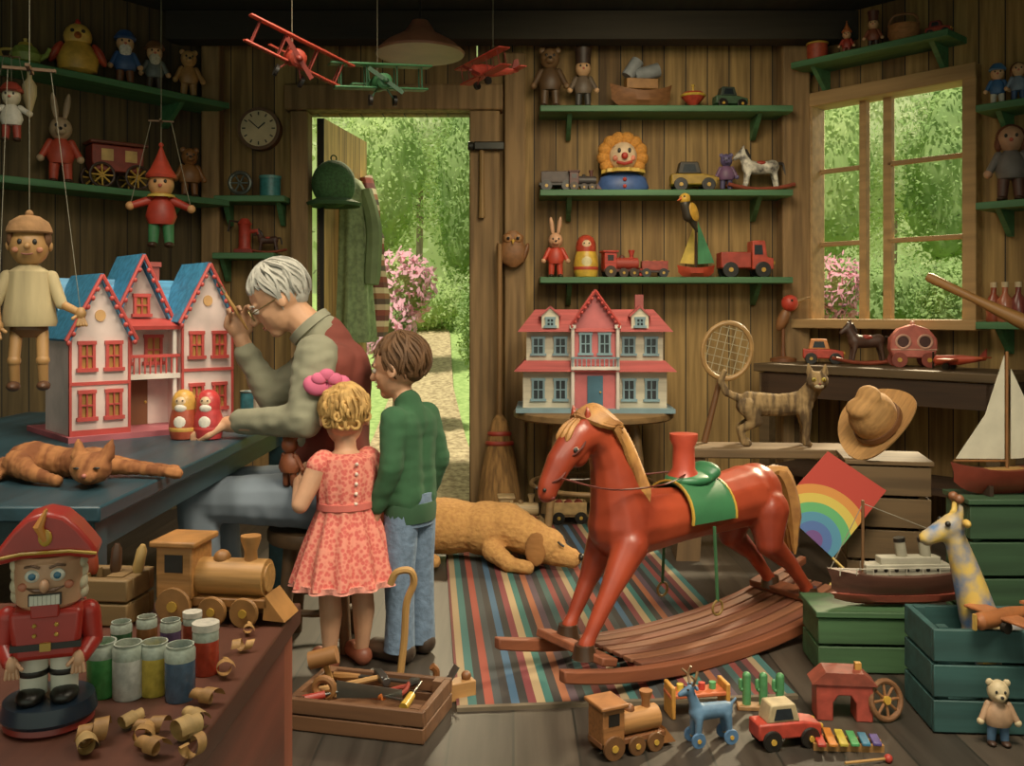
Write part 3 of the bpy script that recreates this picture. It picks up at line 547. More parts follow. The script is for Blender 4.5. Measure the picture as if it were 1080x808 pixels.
for x,hh,f in((-.25,.36,.32),(.26,.42,.24)):
    yc=-.0-f/2
    w=O('wing',e,pk,B(x,yc,hh/2+.02,.24,f,hh),X([(x-.12,hh+.02),(x+.12,hh+.02),(x,hh+.23)],f,yc));O('roof',w,blr,groof(.25,f,hh+.02,.22,x,yc));O('gable_trim',w,rd,gtrim(.25,f,hh+.02,.22,x,yc));O('gable_window',w,yb,K((x,yc-f/2-.006,hh+.1),(x,yc-f/2+.004,hh+.1),.022,n=16));O('corner_boards',w,rd,[B(x+s*.12,yc-f/2,hh/2+.02,.01,.014,hh) for s in(-1,1)],B(x,yc-f/2,.03,.25,.016,.02),B(x,yc-f/2,hh*.5+.03,.25,.016,.012))
    for z in(.13,hh*.5+.13):
        for dx in(-.055,.055): win(e,x+dx,z,.055,.1,yc-.002-f/2,rd,'b88a4c')
O('chimney',e,m('a84a40'),B(.14,.1,.6,.05,.05,.14),B(.14,.1,.675,.065,.065,.02))
b=O('balcony',e,wt,B(.0,-.15,.22,.27,.16,.02));O('railing',b,rd,B(0,-.225,.3,.27,.012,.012),[B(-.12+i*.024,-.225,.26,.006,.006,.08) for i in range(11)])
for s in(-1,1): O('porch_post',e,wt,K((s*.115,-.215,.02),(s*.115,-.215,.42),.01))
O('porch_roof',e,rd,B(0,-.16,.43,.27,.15,.015,.25));dd=O('door',e,m('7a4a2c'),B(0,-.085,.11,.08,.02,.18));O('doorknob',dd,GOLD,S((.028,-.1,.11),.006))
win(e,-.07,.32,.07,.11,-.085,rd,'b88a4c');win(e,.07,.32,.07,.11,-.085,rd,'b88a4c');win(e,0,.5,.06,.08,-.125,rd,'b88a4c')
e=E('dollhouse','white dollhouse with red roof and blue trim on the round table','dollhouse',(.49,5.72,.69),rad(-2))
wh=m('d6ccb2',.6,'wx',.2,2);rf=m('b8504e',.55,'wx',.35,2);bt=m('7f9faa',.5)
O('base',e,bt,B(0,0,.012,.92,.5,.024));O('lower_storey',e,wh,B(0,.02,.13,.84,.38,.22))
def hip(w,d,w2,d2,z0,z1):
    def f(bm):
        a=[bm.verts.new((sx*w/2,sy*d/2,z0)) for sx,sy in((-1,-1),(1,-1),(1,1),(-1,1))];b=[bm.verts.new((sx*w2/2,sy*d2/2,z1)) for sx,sy in((-1,-1),(1,-1),(1,1),(-1,1))]
        bm.faces.new(a[::-1]);bm.faces.new(b)
        for i in range(4): bm.faces.new((a[i],a[(i+1)%4],b[(i+1)%4],b[i]))
    return f
O('skirt_roof',e,rf,hip(.94,.5,.82,.36,.24,.3));O('upper_storey',e,wh,B(0,.02,.38,.8,.34,.18));O('roof',e,rf,hip(.9,.46,.7,.2,.47,.6))
tw=O('tower',e,m('cf6a6c',.5),B(0,-.16,.27,.24,.1,.5),X([(-.12,.52),(.12,.52),(0,.69)],.1,-.16));O('tower_roof',tw,rf,groof(.25,.12,.52,.18,0,-.16));O('gable_trim',tw,rd,gtrim(.25,.12,.52,.18,0,-.16))
for s in(-1,1):
    for x in(.2,.33):
        win(e,s*x,.385,.065,.1,-.155,bt,'2e3438');win(e,s*x,.13,.065,.12,-.175,bt,'2e3438')
    d=O('dormer',e,wh,B(s*.26,-.16,.52,.1,.1,.09),X([(s*.26-.05,.565),(s*.26+.05,.565),(s*.26,.61)],.1,-.16));O('dormer_roof',d,rf,groof(.11,.1,.562,.05,s*.26,-.16,.012,.01));win(e,s*.26,.525,.045,.05,-.212,bt,'2e3438')
    O('porch_post',e,wt,K((s*.13,-.235,.02),(s*.13,-.235,.5),.011),B(s*.13,-.235,.5,.035,.035,.02));win(e,s*.055,.4,.06,.12,-.212,bt,'2e3438')
b=O('balcony',e,wt,B(0,-.23,.26,.28,.06,.018));O('railing',b,bt,B(0,-.255,.32,.28,.01,.01),[B(-.13+i*.026,-.255,.29,.006,.006,.06) for i in range(11)])
d=O('door',e,m('3d6a80'),B(0,-.213,.12,.09,.02,.19));O('doorknob',d,GOLD,S((.03,-.228,.12),.006));O('chimney',e,m('a8504a'),B(.28,.06,.63,.05,.05,.12))
for px,c1,c2,l in((194,'a8472e','d8a24a','gold-hooded bearded nesting doll in front of pink dollhouse'),(220,'c23a3c','c83a3a','pink-red bearded nesting doll beside gold-hooded one')):
    p=fl(px,463,.8);matryoshka(l,p,.185,c1,c2,'e8c49a','efe6d6','nesting dolls on the bench')
# ---------------------------------------------------------------- people
def headsh(): return [S((0,.12,.2),(.74,.86,.8)),S((0,-.18,-.2),(.6,.6,.72)),S((0,-.5,-.72),(.25,.22,.21)),KS((0,-.75,.1),(0,-.93,-.2),.07,.125),S((.73,.1,-.08),(.07,.16,.23)),S((-.73,.1,-.08),(.07,.16,.23)),S((0,-.67,-.5),(.2,.12,.09)),S((.28,-.62,.17),(.2,.12,.07)),S((-.28,-.62,.17),(.2,.12,.07)),S((.34,-.45,-.2),(.2,.2,.19)),S((-.34,-.45,-.2),(.2,.2,.19))]
def face(par,M,iris='4a3424',brow='5a4028',lip='b56a58'):
    for s in(-1,1):
        y=O('eye',par,m('e8e0d4',.2),W(M,S((s*.27,-.66,.02),(.12,.12,.09))));O('iris',y,m(iris,.2),W(M,S((s*.27,-.765,.02),(.055,.03,.055))))
        O('eyebrow',par,m(brow,.8),W(M,T([(s*.12,-.77,.16),(s*.28,-.76,.22),(s*.44,-.64,.17)],.035,6)))
    O('mouth',par,m(lip),W(M,S((0,-.77,-.47),(.17,.05,.03)),S((0,-.76,-.53),(.14,.06,.04))))
def frame(p,d,n,s):
    z=-Vector(d).normalized();y=-Vector(n);y=(y-z*y.dot(z)).normalized();x=y.cross(z)
    M=Matrix((x,y,z)).transposed().to_4x4();return TR(*p)@M@Matrix.Scale(s,4)
def hand(M,side=1,curl=.5):
    sh=[S((0,0,-.24),(.25,.12,.3)),S((0,0,-.05),(.15,.12,.15))]
    for x,l in((-.21,.78),(-.07,1.),(.07,.95),(.21,.72)):
        p=V(x,0,-.44);a=curl*.7;b=curl*1.9;c=curl*2.8
        q=p+V(x*.25,-math.sin(a)*.22*l,-math.cos(a)*.22*l);r=q+V(x*.05,-math.sin(b)*.17*l,-math.cos(b)*.17*l);t=r+V(0,-math.sin(c)*.12*l,-math.cos(c)*.12*l)
        sh+=[KS(p,q,.062,.056),KS(q,r,.056,.05),KS(r,t,.05,.042)]
    sh+=[KS((side*.14,-.02,-.12),(side*.32,-.1,-.28),.085,.065),KS((side*.32,-.1,-.28),(side*.3,-.18,-.46),.065,.05)]
    return W(M,sh)
def strands(M,n,rad_,r,lo=-.35,y0=-.55,jit=.03,wave=0.):   # fine hair locks lying on the skull, crown to nape
    o=[]
    for i in range(n):
        a=2*PI*i/n;lo_=.45 if math.sin(a)<y0 else lo+R.uniform(-.08,.08);f=1+R.uniform(-jit,jit);tw=R.uniform(0,.3)
        P=[]
        for k in range(7):
            t=k/6;el=PI/2-(PI/2-math.asin(max(-.9,min(.9,(lo_-.28)/.82))))*t*.98;aa=a+tw*t+wave*math.sin(t*9+i)
            P.append((f*rad_[0]*math.cos(el)*math.cos(aa),.2+f*rad_[1]*math.cos(el)*math.sin(aa),.28+f*rad_[2]*math.sin(el)))
        o.append(T(cv(P,2),[r]*11+[r*.7,r*.3],5))
    return W(M,o)
e=E('person','white-haired man in rust vest seated at the bench, right hand raised','person',(-.74,3.66,0))
skn=m('d09a74',.55)
HM=TR(-.16,0,1.32)@RZ(rad(-82))@RX(rad(32))@Matrix.Scale(.134,4)
hR=frame((-.34,.12,1.165),(-.02,-.03,1),(.5,-.8,0),.2);hL=frame((-.32,-.12,.855),(-1,.1,-.1),(0,.2,-1),.2)
bd=G('body',e,skn,W(HM,headsh()),CH((.0,0,1.17,.07),(-.1,0,1.27,.062)),CH((.03,0,.56,.13),(.03,0,.8,.112),(.03,0,1.05,.118)),
  CH((.02,-.16,1.12,.062),(-.01,-.24,.87,.046),(-.32,-.12,.855,.031)),CH((.0,.16,1.12,.062),(-.23,.17,.93,.046),(-.34,.12,1.165,.031)),hand(hR,1,.75),hand(hL,-1,.7),
  [CH((.02,s*.1,.56,.095),(-.43,s*.13,.56,.06),(-.4,s*.13,.1,.042),(-.55,s*.14,.04,.03)) for s in(-1,1)],vx=.0065,it=4)
face(bd,HM,'5a6a70','c8c4b8')
hr=O('hair',e,m('b4b1a6',.85,'fur',.3),strands(HM,54,(.77,.85,.82),.06,-.28,-.45,.06,.12),W(HM,S((0,.2,.27),(.75,.81,.785)),S((0,.46,-.1),(.56,.4,.42))))
O('spectacles',e,m('8a7a50',.3,me=.8),W(HM,[ring((s*.29,-.86,0),.17,.02,'y',16) for s in(-1,1)],[T([(s*.46,-.84,.02),(s*.76,.05,.02)],.02,5) for s in(-1,1)],T([(-.12,-.88,.03),(.12,-.88,.03)],.02,5)))
sh=m('8a8870',.9,'p',.18,1.5)
G('shirt',e,sh,CH((.03,0,.58,.14),(.03,0,.8,.128),(.03,0,1.05,.134),(.0,0,1.19,.086)),CH((.02,-.17,1.11,.084),(-.01,-.24,.88,.066),(-.27,-.13,.865,.047)),CH((.0,.17,1.11,.084),(-.23,.17,.935,.066),(-.325,.13,1.115,.047)),vx=.010,it=4,dsp=(.007,16,16,34))
O('collar',e,m('98967e',.9),W(TR(-.035,0,1.212)@RY(rad(-42)),L([(.078,-.015),(.092,-.01),(.09,.022),(.074,.026)],sy=1.0)))
G('vest',e,m('743226',.9,'p',.2,1.5),CH((.045,0,.66,.148),(.05,0,.85,.142),(.055,0,1.04,.146)),CH((.06,-.1,1.07,.094),(.06,.1,1.07,.094)),CH((.04,0,1.15,.088),(.025,0,1.18,.08)),vx=.011,it=4,dsp=(.004,10,10,26))
G('trousers',e,m('76828f',.9,'p',.15),CH((.05,0,.55,.155),(.04,0,.62,.148)),[CH((.03,s*.1,.565,.112),(-.43,s*.13,.575,.08),(-.4,s*.13,.14,.06)) for s in(-1,1)],vx=.011,it=4,dsp=(.005,26,12,14))
for s in(-1,1): G('shoe',e,m('2c1f16',.5),CH((-.39,s*.13,.055,.055),(-.57,s*.14,.047,.047)),vx=.01,it=1)
p=hR@V(.1,-.2,-.5);b=E('paint_brush','thin wooden paint brush held up in the man\'s raised hand','brush',V(-.74,3.66,0)+p,0,1,None,(.25,-.5,0))
O('handle',b,m('b98a4c',.5,'wz'),T([(0,0,-.07),(0,0,.03),(0,0,.1)],[.004,.008,.006]));O('ferrule',b,m('b0a890',.3,me=.9),K((0,0,.1),(0,0,.125),.007));O('bristles',b,m('4a2a18',.9),K((0,0,.125),(0,0,.16),.008,.002))
# girl
gp=V(-.595,3.4,0);e=E('person','girl in coral lace dress with pink bow, standing with back turned','person',gp,rad(212),1.0)
GH=TR(0,-.015,.895)@RZ(rad(-22))@RX(rad(4))@Matrix.Scale(.112,4);skg=m('d8a07c',.55)
h1=frame((.12,-.15,.66),(-.5,-.5,.6),(-.6,.5,0),.1);h2=frame((-.16,-.03,.46),(0,-.15,-1),(1,0,0),.1)
bd=G('body',e,skg,W(GH,headsh()),CH((0,0,.74,.042),(0,-.01,.82,.038)),CH((0,0,.5,.09),(0,0,.6,.076),(0,0,.71,.08)),CH((.1,0,.735,.04),(.17,.0,.6,.031),(.125,-.14,.655,.022)),CH((-.1,0,.735,.04),(-.16,.02,.6,.031),(-.16,-.03,.465,.022)),hand(h1,1,.6),hand(h2,-1,.4),
  [CH((s*.05,0,.48,.064),(s*.062,-.005,.29,.04),(s*.062,.012,.2,.041),(s*.062,0,.06,.024),(s*.064,-.08,.026,.021)) for s in(-1,1)],vx=.005,it=3)
face(bd,GH,'4a5a70','a8804a','c46a60')
hm_=m('cda05a',.75,'fur',.35,c2='946e36')
cu=[]
for k in range(26):
    a=R.uniform(0.1,PI-.1);z=R.uniform(-.25,.75);q=math.sqrt(max(.05,1-((z-.27)/.85)**2))
    cu.append(W(GH@TR(.74*q*math.cos(a),.22+.8*q*math.sin(a),z)@RZ(R.uniform(0,3))@RX(R.uniform(0,3)),ring((0,0,0),.13,.055,'x',12)))
O('hair',e,hm_,strands(GH,44,(.79,.87,.83),.06,.0,-.6,.03,.06),W(GH,S((0,.2,.27),(.77,.84,.8)),S((0,.5,.04),(.54,.4,.44))),cu,[W(GH@TR(0,.72,.62)@RZ(i*.7)@RX(.5*i),ring((0,0,0),.25,.1,'x',16)) for i in range(6)],W(GH,S((0,.72,.62),(.3,.28,.3))))
O('bow',e,m('e4688e',.8),W(GH@TR(.55,.3,.92),[S((s*.36,0,.1),(.4,.2,.32),ry=-s*.4) for s in(-1,1)],S((0,-.05,.05),.16),[S((x,.14,z),(.25,.13,.2)) for x,z in((-.24,.3),(.24,.32),(0,.44))]))
drs=m('e08672',.8,'lace',.3,1.2,c2='cc5850')
O('dress',e,drs,L([(.06,.77),(.098,.755),(.112,.7),(.104,.62),(.1,.575),(.12,.525),(.143,.465),(.164,.4),(.18,.345),(.188,.315),(.176,.319),(.135,.38),(.09,.47)],n=96,sy=.85,fold=.14,nf=12))
O('sash',e,m('cf6459',.8),L([(.1,.572),(.107,.575),(.106,.597),(.099,.6)],sy=.87));O('lace_hem',e,m('dc8a7a',.8,'lace',.3),L([(.187,.327),(.191,.315),(.195,.306),(.187,.307)],n=96,sy=.85,fold=.14,nf=12))
O('buttons',e,m('f0d8c8'),[S((0,.098-.002*i,.74-.035*i),.007,n=8) for i in range(5)])
for s,a in((1,(.106,0,.728)),(-1,(-.104,.0,.728))): G('sleeve',e,drs,CH((s*.085,0,.744,.043),(*a,.042)),vx=.008,it=2)
for s in(-1,1): G('shoe',e,m('8a4a34',.5),CH((s*.062,.01,.032,.034),(s*.065,-.095,.028,.032)),vx=.006,it=1)
p=gp+Matrix.Rotation(rad(212),3,'Z')@V(.15,-.17,.63)
doll('teddy_bear','small brown teddy bear hugged by the girl in coral dress','teddy bear',p,.19,rad(150),skin='8a4a2c',top='8a4a2c',bot='7a4026',ear='bear',muz=True,fat=1.2)
# boy
bp_=V(-.375,3.5,0);e=E('person','boy in green sweater and blue jeans standing beside the girl','person',bp_,rad(238),.985)
BH=TR(.01,-.05,1.08)@RZ(rad(12))@RX(rad(8))@Matrix.Scale(.118,4)
h1=frame((.14,-.06,.53),(0,-.2,-1),(-1,0,0),.12);h2=frame((-.142,-.05,.53),(0,-.1,-1),(1,0,0),.12)
bd=G('body',e,skg,W(BH,headsh()),CH((0,0,.9,.045),(.005,-.04,1.0,.04)),CH((-.04,0,.62,.06),(-.035,0,.75,.056),(-.045,0,.87,.058)),CH((.04,0,.62,.06),(.035,0,.75,.056),(.045,0,.87,.058)),CH((.095,0,.9,.038),(.135,.02,.72,.03),(.14,-.06,.54,.022)),CH((-.095,0,.9,.038),(-.14,.03,.72,.03),(-.142,-.05,.54,.022)),hand(h1,1,.4),hand(h2,-1,.4),
  [CH((s*.05,0,.6,.062),(s*.056,-.005,.33,.04),(s*.058,0,.07,.026),(s*.062,-.09,.032,.024)) for s in(-1,1)],vx=.0055,it=3)
face(bd,BH,'3a2a1c','4a2f1c')
O('hair',e,m('5e3e20',.75,'fur',.4),strands(BH,52,(.79,.88,.83),.062,-.28,-.5,.07,.13),W(BH,S((0,.2,.28),(.77,.85,.8)),S((0,.52,-.08),(.56,.38,.42)),S((0,-.5,.62),(.48,.2,.17))))
swm=m('2a5434',.95,'p',.2,2)
G('sweater',e,swm,[CH((s*.04,0,.6,.078),(s*.036,0,.75,.071),(s*.046,0,.87,.072)) for s in(-1,1)],CH((0,0,.88,.072),(0,-.01,.95,.055)),CH((.095,0,.895,.055),(.136,.02,.73,.044),(.141,-.045,.585,.034)),CH((-.095,0,.895,.055),(-.141,.03,.73,.044),(-.143,-.035,.58,.034)),vx=.0085,it=3,dsp=(.004,16,16,36))
O('hem_band',e,m('264a2e',.9),L([(.1,.512),(.113,.516),(.117,.56),(.112,.585),(.1,.59)],sx=1.02,sy=.73,n=36))
jm=m('687f9a',.9,'knit',.3,.6)
O('jeans',e,jm,L([(.108,.62),(.11,.55),(.104,.5)],sx=1.02,sy=.73,n=36),[T([(s*.052,0,.56),(s*.056,-.004,.42),(s*.059,-.006,.33),(s*.061,.0,.18),(s*.063,-.002,.045)],[.066,.062,.057,.053,.058],20) for s in(-1,1)],sm=70)
for s in(-1,1): G('shoe',e,m('3a2c22',.5),CH((s*.061,.02,.042,.044),(s*.066,-.105,.036,.04)),vx=.007,it=1)
a=fl(422,697);b=O('walking_cane',None,m('b0844a',.5,'wz'),T(cv([(0,0,.012),(.02,.0,.18),(.03,-.02,.31),(.055,-.03,.38),(.045,-.045,.425),(0,-.045,.42),(-.02,-.04,.38)]),.012),loc=(a.x+.03,3.15,0));tag(b,'curved pale wooden cane standing between girl and boy','cane')
# ---------------------------------------------------------------- animals
p=fl(500,598);e=E('dog','golden dog lying on the striped rug with head down','dog',(p.x-.0,p.y+.12,.016),rad(-10),.92)
fur=m('c4904f',.95,'fur',.2,1.6,c2='b07c44')
FD=(.0035,30,80,80)
G('body',e,fur,S((-.2,0,.17),(.34,.18,.155)),S((.08,0,.165),(.21,.17,.15)),S((-.38,-.08,.14),(.17,.14,.14)),CH((.18,-.03,.19,.13),(.34,-.09,.145,.1)),S((.41,-.12,.115),(.115,.11,.096)),CH((.46,-.14,.085,.072),(.56,-.165,.062,.052)),CH((.13,-.15,.08,.06),(.24,-.24,.035,.042),(.34,-.27,.03,.036)),CH((.15,.1,.08,.06),(.38,.05,.03,.034)),CH((-.4,-.16,.1,.085),(-.28,-.23,.06,.055),(-.17,-.25,.035,.038)),CH((-.48,0,.1,.06),(-.62,-.1,.05,.045),(-.72,-.22,.035,.03)),vx=.008,it=6,dsp=FD)
for s in(-1,1): G('ear',e,m('92602e',.95,'p',.2),S((.375,-.11+s*.105,.115),(.06,.024,.09),rx=s*.3),vx=.008,it=2,dsp=FD);O('eye',e,BLK,T([(.49,-.14+s*.05,.152),(.505,-.142+s*.064,.144),(.525,-.145+s*.064,.134)],.006,6))
O('nose',e,BLK,S((.612,-.176,.074),(.018,.026,.02)))
p=fl(822,470,.58);e=E('cat','grey-brown tabby cat standing on the plank bench','cat',(p.x,p.y,.582),rad(-8),1.0)
tb=m('94784e',.9,'tabby',.5,1.2,c2='54412a')
G('body',e,tb,CH((-.15,0,.215,.064),(0,0,.208,.058),(.11,0,.22,.063)),CH((.13,0,.25,.05),(.17,-.03,.31,.045)),S((.18,-.06,.34),(.056,.052,.05)),S((.18,-.108,.324),(.028,.022,.02)),[CH((.12,s*.045,.18,.036),(.13,s*.045,.1,.021),(.125,s*.045,.02,.018),(.143,s*.045,.014,.017)) for s in(-1,1)],[CH((-.17,s*.05,.2,.05),(-.12,s*.05,.13,.031),(-.2,s*.05,.085,.02),(-.185,s*.05,.016,.018),(-.16,s*.05,.014,.017)) for s in(-1,1)],CH((-.2,0,.24,.022),(-.27,0,.27,.019),(-.3,0,.33,.018),(-.28,0,.38,.015)),[K((.18+s*.034,-.05,.375),(.18+s*.044,-.05,.43),.023,.004) for s in(-1,1)],vx=.007,it=2,dsp=(.003,90,90,90))
for s in(-1,1): y=O('eye',e,m('c0aa48',.2),S((.18+s*.024,-.106,.35),.011));O('pupil',y,BLK,S((.18+s*.024,-.116,.35),(.003,.002,.007)))
O('nose',e,m('8a4a40'),S((.18,-.131,.33),.007));O('muzzle',e,m('cdbc9a',.8),S((.18,-.116,.316),(.024,.019,.013)))
p=fl(86,505,.8);e=E('cat','orange cat sprawled asleep on the blue workbench','cat',(p.x,p.y,.802),rad(-6),1.0)
oc=m('a86a3a',.9,'tabby',.4,1.1,c2='78421f')
G('body',e,oc,CH((-.16,.03,.048,.05),(-.06,.02,.04,.042),(.04,.0,.043,.046)),S((-.17,.02,.048),(.062,.06,.048)),CH((.05,-.03,.05,.04),(.085,-.09,.048,.034)),S((.1,-.125,.05),(.055,.05,.044)),S((.115,-.168,.035),(.026,.022,.018)),CH((.06,.02,.035,.028),(.15,.03,.024,.018),(.25,.02,.018,.015),(.275,.02,.014,.016)),CH((.05,.06,.035,.025),(.13,.085,.022,.017),(.22,.08,.016,.014),(.24,.08,.014,.016)),CH((-.17,-.04,.045,.038),(-.09,-.1,.03,.024),(-.02,-.12,.018,.016),(.005,-.125,.014,.016)),CH((-.19,.06,.045,.035),(-.24,.0,.03,.022),(-.2,-.08,.016,.016)),CH((-.22,.05,.04,.02),(-.3,.08,.025,.017),(-.36,.03,.018,.014)),[K((.1+dx,-.115+dy,.08),(.105+dx*1.3,-.11+dy*1.3,.13),.024,.004) for dx,dy in((-.035,-.006),(.035,.006))],vx=.006,it=2,dsp=(.003,90,90,90))
for s in(-1,1): O('eye',e,BLK,S((.112+s*.026,-.168+s*.004,.057),(.01,.006,.003)))
O('nose',e,m('b86a5a'),S((.118,-.19,.04),.006))
# ---------------------------------------------------------------- rocking horse
e=E('rocking_horse','large glossy red-brown rocking horse with tan mane and green saddle','rocking horse',(.665,3.56,.012),rad(35),.96)
hb=m('a23e25',.36,'p',.4,.6,c2='762818')
bd=G('body',e,hb,CH((-.35,0,.53,.13),(-.05,0,.53,.104),(.32,0,.56,.126)),S((.38,0,.565),(.113,.116,.124)),CH((-.35,0,.56,.125),(-.375,0,.67,.1),(-.395,0,.76,.086),(-.43,0,.84,.076),(-.49,0,.885,.07),(-.555,0,.87,.064)),CH((-.565,0,.86,.062),(-.64,0,.785,.05),(-.69,0,.705,.039),(-.697,0,.682,.036)),S((-.565,0,.818),(.058,.042,.062)),
 CH((-.38,-.08,.47,.068),(-.5,-.1,.32,.036),(-.585,-.1,.19,.025),(-.605,-.1,.155,.03)),CH((-.36,.08,.47,.068),(-.43,.1,.31,.036),(-.5,.1,.19,.025),(-.52,.1,.155,.03)),
 [CH((.37,s*.075,.51,.09),(.35,s*.1,.38,.056),(.48,s*.1,.28,.033),(.57,s*.1,.18,.026),(.59,s*.1,.155,.03)) for s in(-1,1)],[K((-.54,s*.036,.92),(-.55,s*.041,.985),.022,.004) for s in(-1,1)],vx=.0095,it=3)
for x,y in((-.61,-.1),(-.525,.1),(.6,-.1),(.6,.1)): O('hoof',e,m('3c281a',.3),L([(.045,.118),(.042,.125),(.034,.165)],(x,y,0)))
for s in(-1,1):
    y=O('eye',e,WHT,S((-.606,s*.046,.828),(.015,.011,.016)));O('pupil',y,BLK,S((-.61,s*.053,.828),(.01,.008,.012)));O('nostril',e,BLK,S((-.724,s*.022,.698),.007))
O('mouth',e,m('5a1a10'),T([(-.688,-.034,.667),(-.726,0,.668),(-.688,.034,.667)],.006))
mn=m('b07a3a',.6,'p',.3,2,c2='825224');cr=cv([(-.56,0,.93),(-.49,0,.958),(-.41,0,.915),(-.345,0,.83),(-.3,0,.745),(-.265,0,.675)],6)
st=[]
for i in range(1,len(cr)-1):
    t_=(cr[i+1]-cr[i-1]).normalized();n_=V(t_.z,0,-t_.x);c=cr[i]
    if n_.z>0:n_=-n_
    for s in(-1,1): st.append(T(cv([c-n_*.012,c+n_*.008+V(0,s*.045,0)+t_*.01,c+n_*.035+V(0,s*.072,0)+t_*.028,c+n_*.058+V(0,s*.082,0)+t_*.05,c+n_*.072+V(0,s*.086,0)+t_*.075],3),[.015]*7+[.012]*4+[.008,.003],6))
O('mane',e,mn,T(cr,[.015]+[.028]*(len(cr)-2)+[.012]),st)
O('forelock',e,mn,[T(cv([(-.545,y*.3,.935),(-.6,y,.905),(-.632,y*1.3,.86)],3),[.012]*6+[.004],6) for y in(-.022,0,.022)])
O('tail',e,mn,[T(cv([(.45,0,.63),(.52,y*.5,.64),(.56,y,.5),(.55+.02*k,y*1.4,.3)],4),[.02]*4+[.034]*6+[.02,.015,.004],6) for k,y in enumerate((-.05,-.025,0,.025,.05))])
def arcs(x0,x1,r,a0,a1,cz,t,ry=1.):
    def f(bm):
        g=[]
        for i in range(17):
            a=a0+(a1-a0)*i/16;rows=[]
            for q in(r,r+t):
                for x in(x0,x1): rows.append(bm.verts.new((x*(1+.1*abs(i-8)/8),q*math.sin(a)*ry,cz+q*math.cos(a))))
            g.append(rows)
        for A,D in zip(g,g[1:]):
            for i,j in((0,1),(1,3),(3,2),(2,0)): bm.faces.new((A[i],A[j],D[j],D[i]))
        bm.faces.new((g[0][0],g[0][1],g[0][3],g[0][2]));bm.faces.new((g[-1][0],g[-1][1],g[-1][3],g[-1][2]))
    return f
sd=O('saddle_cloth',e,m('2e6a40',.6),arcs(-.1,.11,.119,rad(-98),rad(98),.535,.012,1.02));O('gold_trim',sd,GOLD,[arcs(x-.004,x+.004,.127,rad(-98),rad(98),.535,.007,1.02) for x in(-.102,.112)])
G('saddle',e,m('34744a',.45),S((0,0,.664),(.11,.09,.03)),S((.09,0,.686),(.04,.08,.038)),vx=.01)
O('seat_post',e,m('b54430',.35),L([(.065,.675),(.045,.705),(.042,.79),(.055,.82),(.055,.84),(.01,.845)],(-.03,0,0)))
for s in(-1,1):
    t=O('stirrup_strap',e,m('2f5a34',.6),T([(0,s*.132,.5),(0,s*.148,.22)],.007,6));O('stirrup',t,m('8a6a34',.4),ring((0,s*.148,.195),.027,.005,'y',16))
br=m('5a2014',.5);O('nose_band',e,br,W(TR(-.668,0,.742)@RY(rad(-32)),ring((0,0,0),.048,.004)));O('head_band',e,br,W(TR(-.592,0,.838)@RY(rad(-42)),ring((0,0,0),.064,.004)))
for s in(-1,1): O('rein',e,br,T(cv([(-.67,s*.048,.737),(-.5,s*.115,.69),(-.25,s*.11,.68),(-.06,s*.04,.69)]),.0035,6))
rk=m('86482c',.6,'wx',.4);rz_=lambda x:.0+.17*(abs(x)/1.0)**2.2
def rail(y):
    n=28;top=[];bot=[]
    for i in range(n+1):
        x=-.78+1.72*i/n;bot.append((x,rz_(x)));top.append((x,rz_(x)+.05*(1-.4*abs(x)**4)))
    return X(bot+top[::-1],.036,y)
for s in(-1,1): O('rocker',e,rk,rail(s*.19),bev=.006)
for x in(-.57,.6): O('crossbar',e,rk,B(x,0,rz_(x)+.07,.07,.38,.03,0,(-.23 if x>0 else .23)),bev=.006)
def board(y):
    n=14;P=[(-.4+1.16*i/n) for i in range(n+1)]
    return X([(x,rz_(x)+.035) for x in P]+[(x,rz_(x)+.05) for x in P[::-1]],.044,y)
for i in range(6): O('footboard',e,m(('74402a','845034')[i%2],.7,'wx',.4),board(-.14+.056*i),bev=.003)
# ---------------------------------------------------------------- rug
rg=stripes('serape',['5c2a28','8a7658','2e5856','24211f','84382a','34383a','2a2624','365470','282522','702f32','a08864','30605a','2a2522','8a4e30','46343e','242120','2c4644','6c2c28','24211f'],0,1.9,.1,ro=.95)
rgo=E('striped_rug','multicoloured striped woven rug under the rocking horse','rug',(.27,4.35,0),rad(5));O('cloth',rgo,rg,B(0,0,.006,1.12,2.55,.012));O('binding',rgo,m('6a5c48',.9),B(0,-1.28,.0065,1.12,.02,.013))
# ---------------------------------------------------------------- front table objects
FZ=.72
p=fl(52,762,FZ);e=E('nutcracker','red wooden nutcracker soldier with big hat in left foreground','nutcracker',p,rad(18),.94)
rdn=m('b02e26',.35);skp=m('d8a27c',.4)
O('pedestal',e,m('8a2c26',.35),L([(.055,0),(.06,.004),(.058,.012),(.05,.014)]));O('pedestal_top',e,m('1c2836',.3),L([(.06,.012),(.064,.018),(.06,.038),(.02,.04)]))
for s in(-1,1):
    l=O('leg',e,WHT,K((s*.02,0,.045),(s*.02,0,.115),.018,.02));O('boot',l,BLK,S((s*.022,-.016,.046),(.019,.028,.012)),L([(.02,.072),(.0215,.075),(.0205,.08),(.018,.08)],(s*.02,0,0)))
    a=O('arm',e,rdn,KS((s*.052,0,.155),(s*.057,0,.115),.016,.014),KS((s*.057,0,.115),(s*.046,-.026,.1),.014,.011));O('hand',a,skp,S((s*.042,-.032,.097),(.009,.009,.013)),[KS((s*.042+d*.004,-.036,.092),(s*.042+d*.005,-.037,.081),.0026) for d in(-1.5,-.5,.5,1.5)],KS((s*.042-s*.006,-.036,.1),(s*.042-s*.013,-.04,.093),.0028))
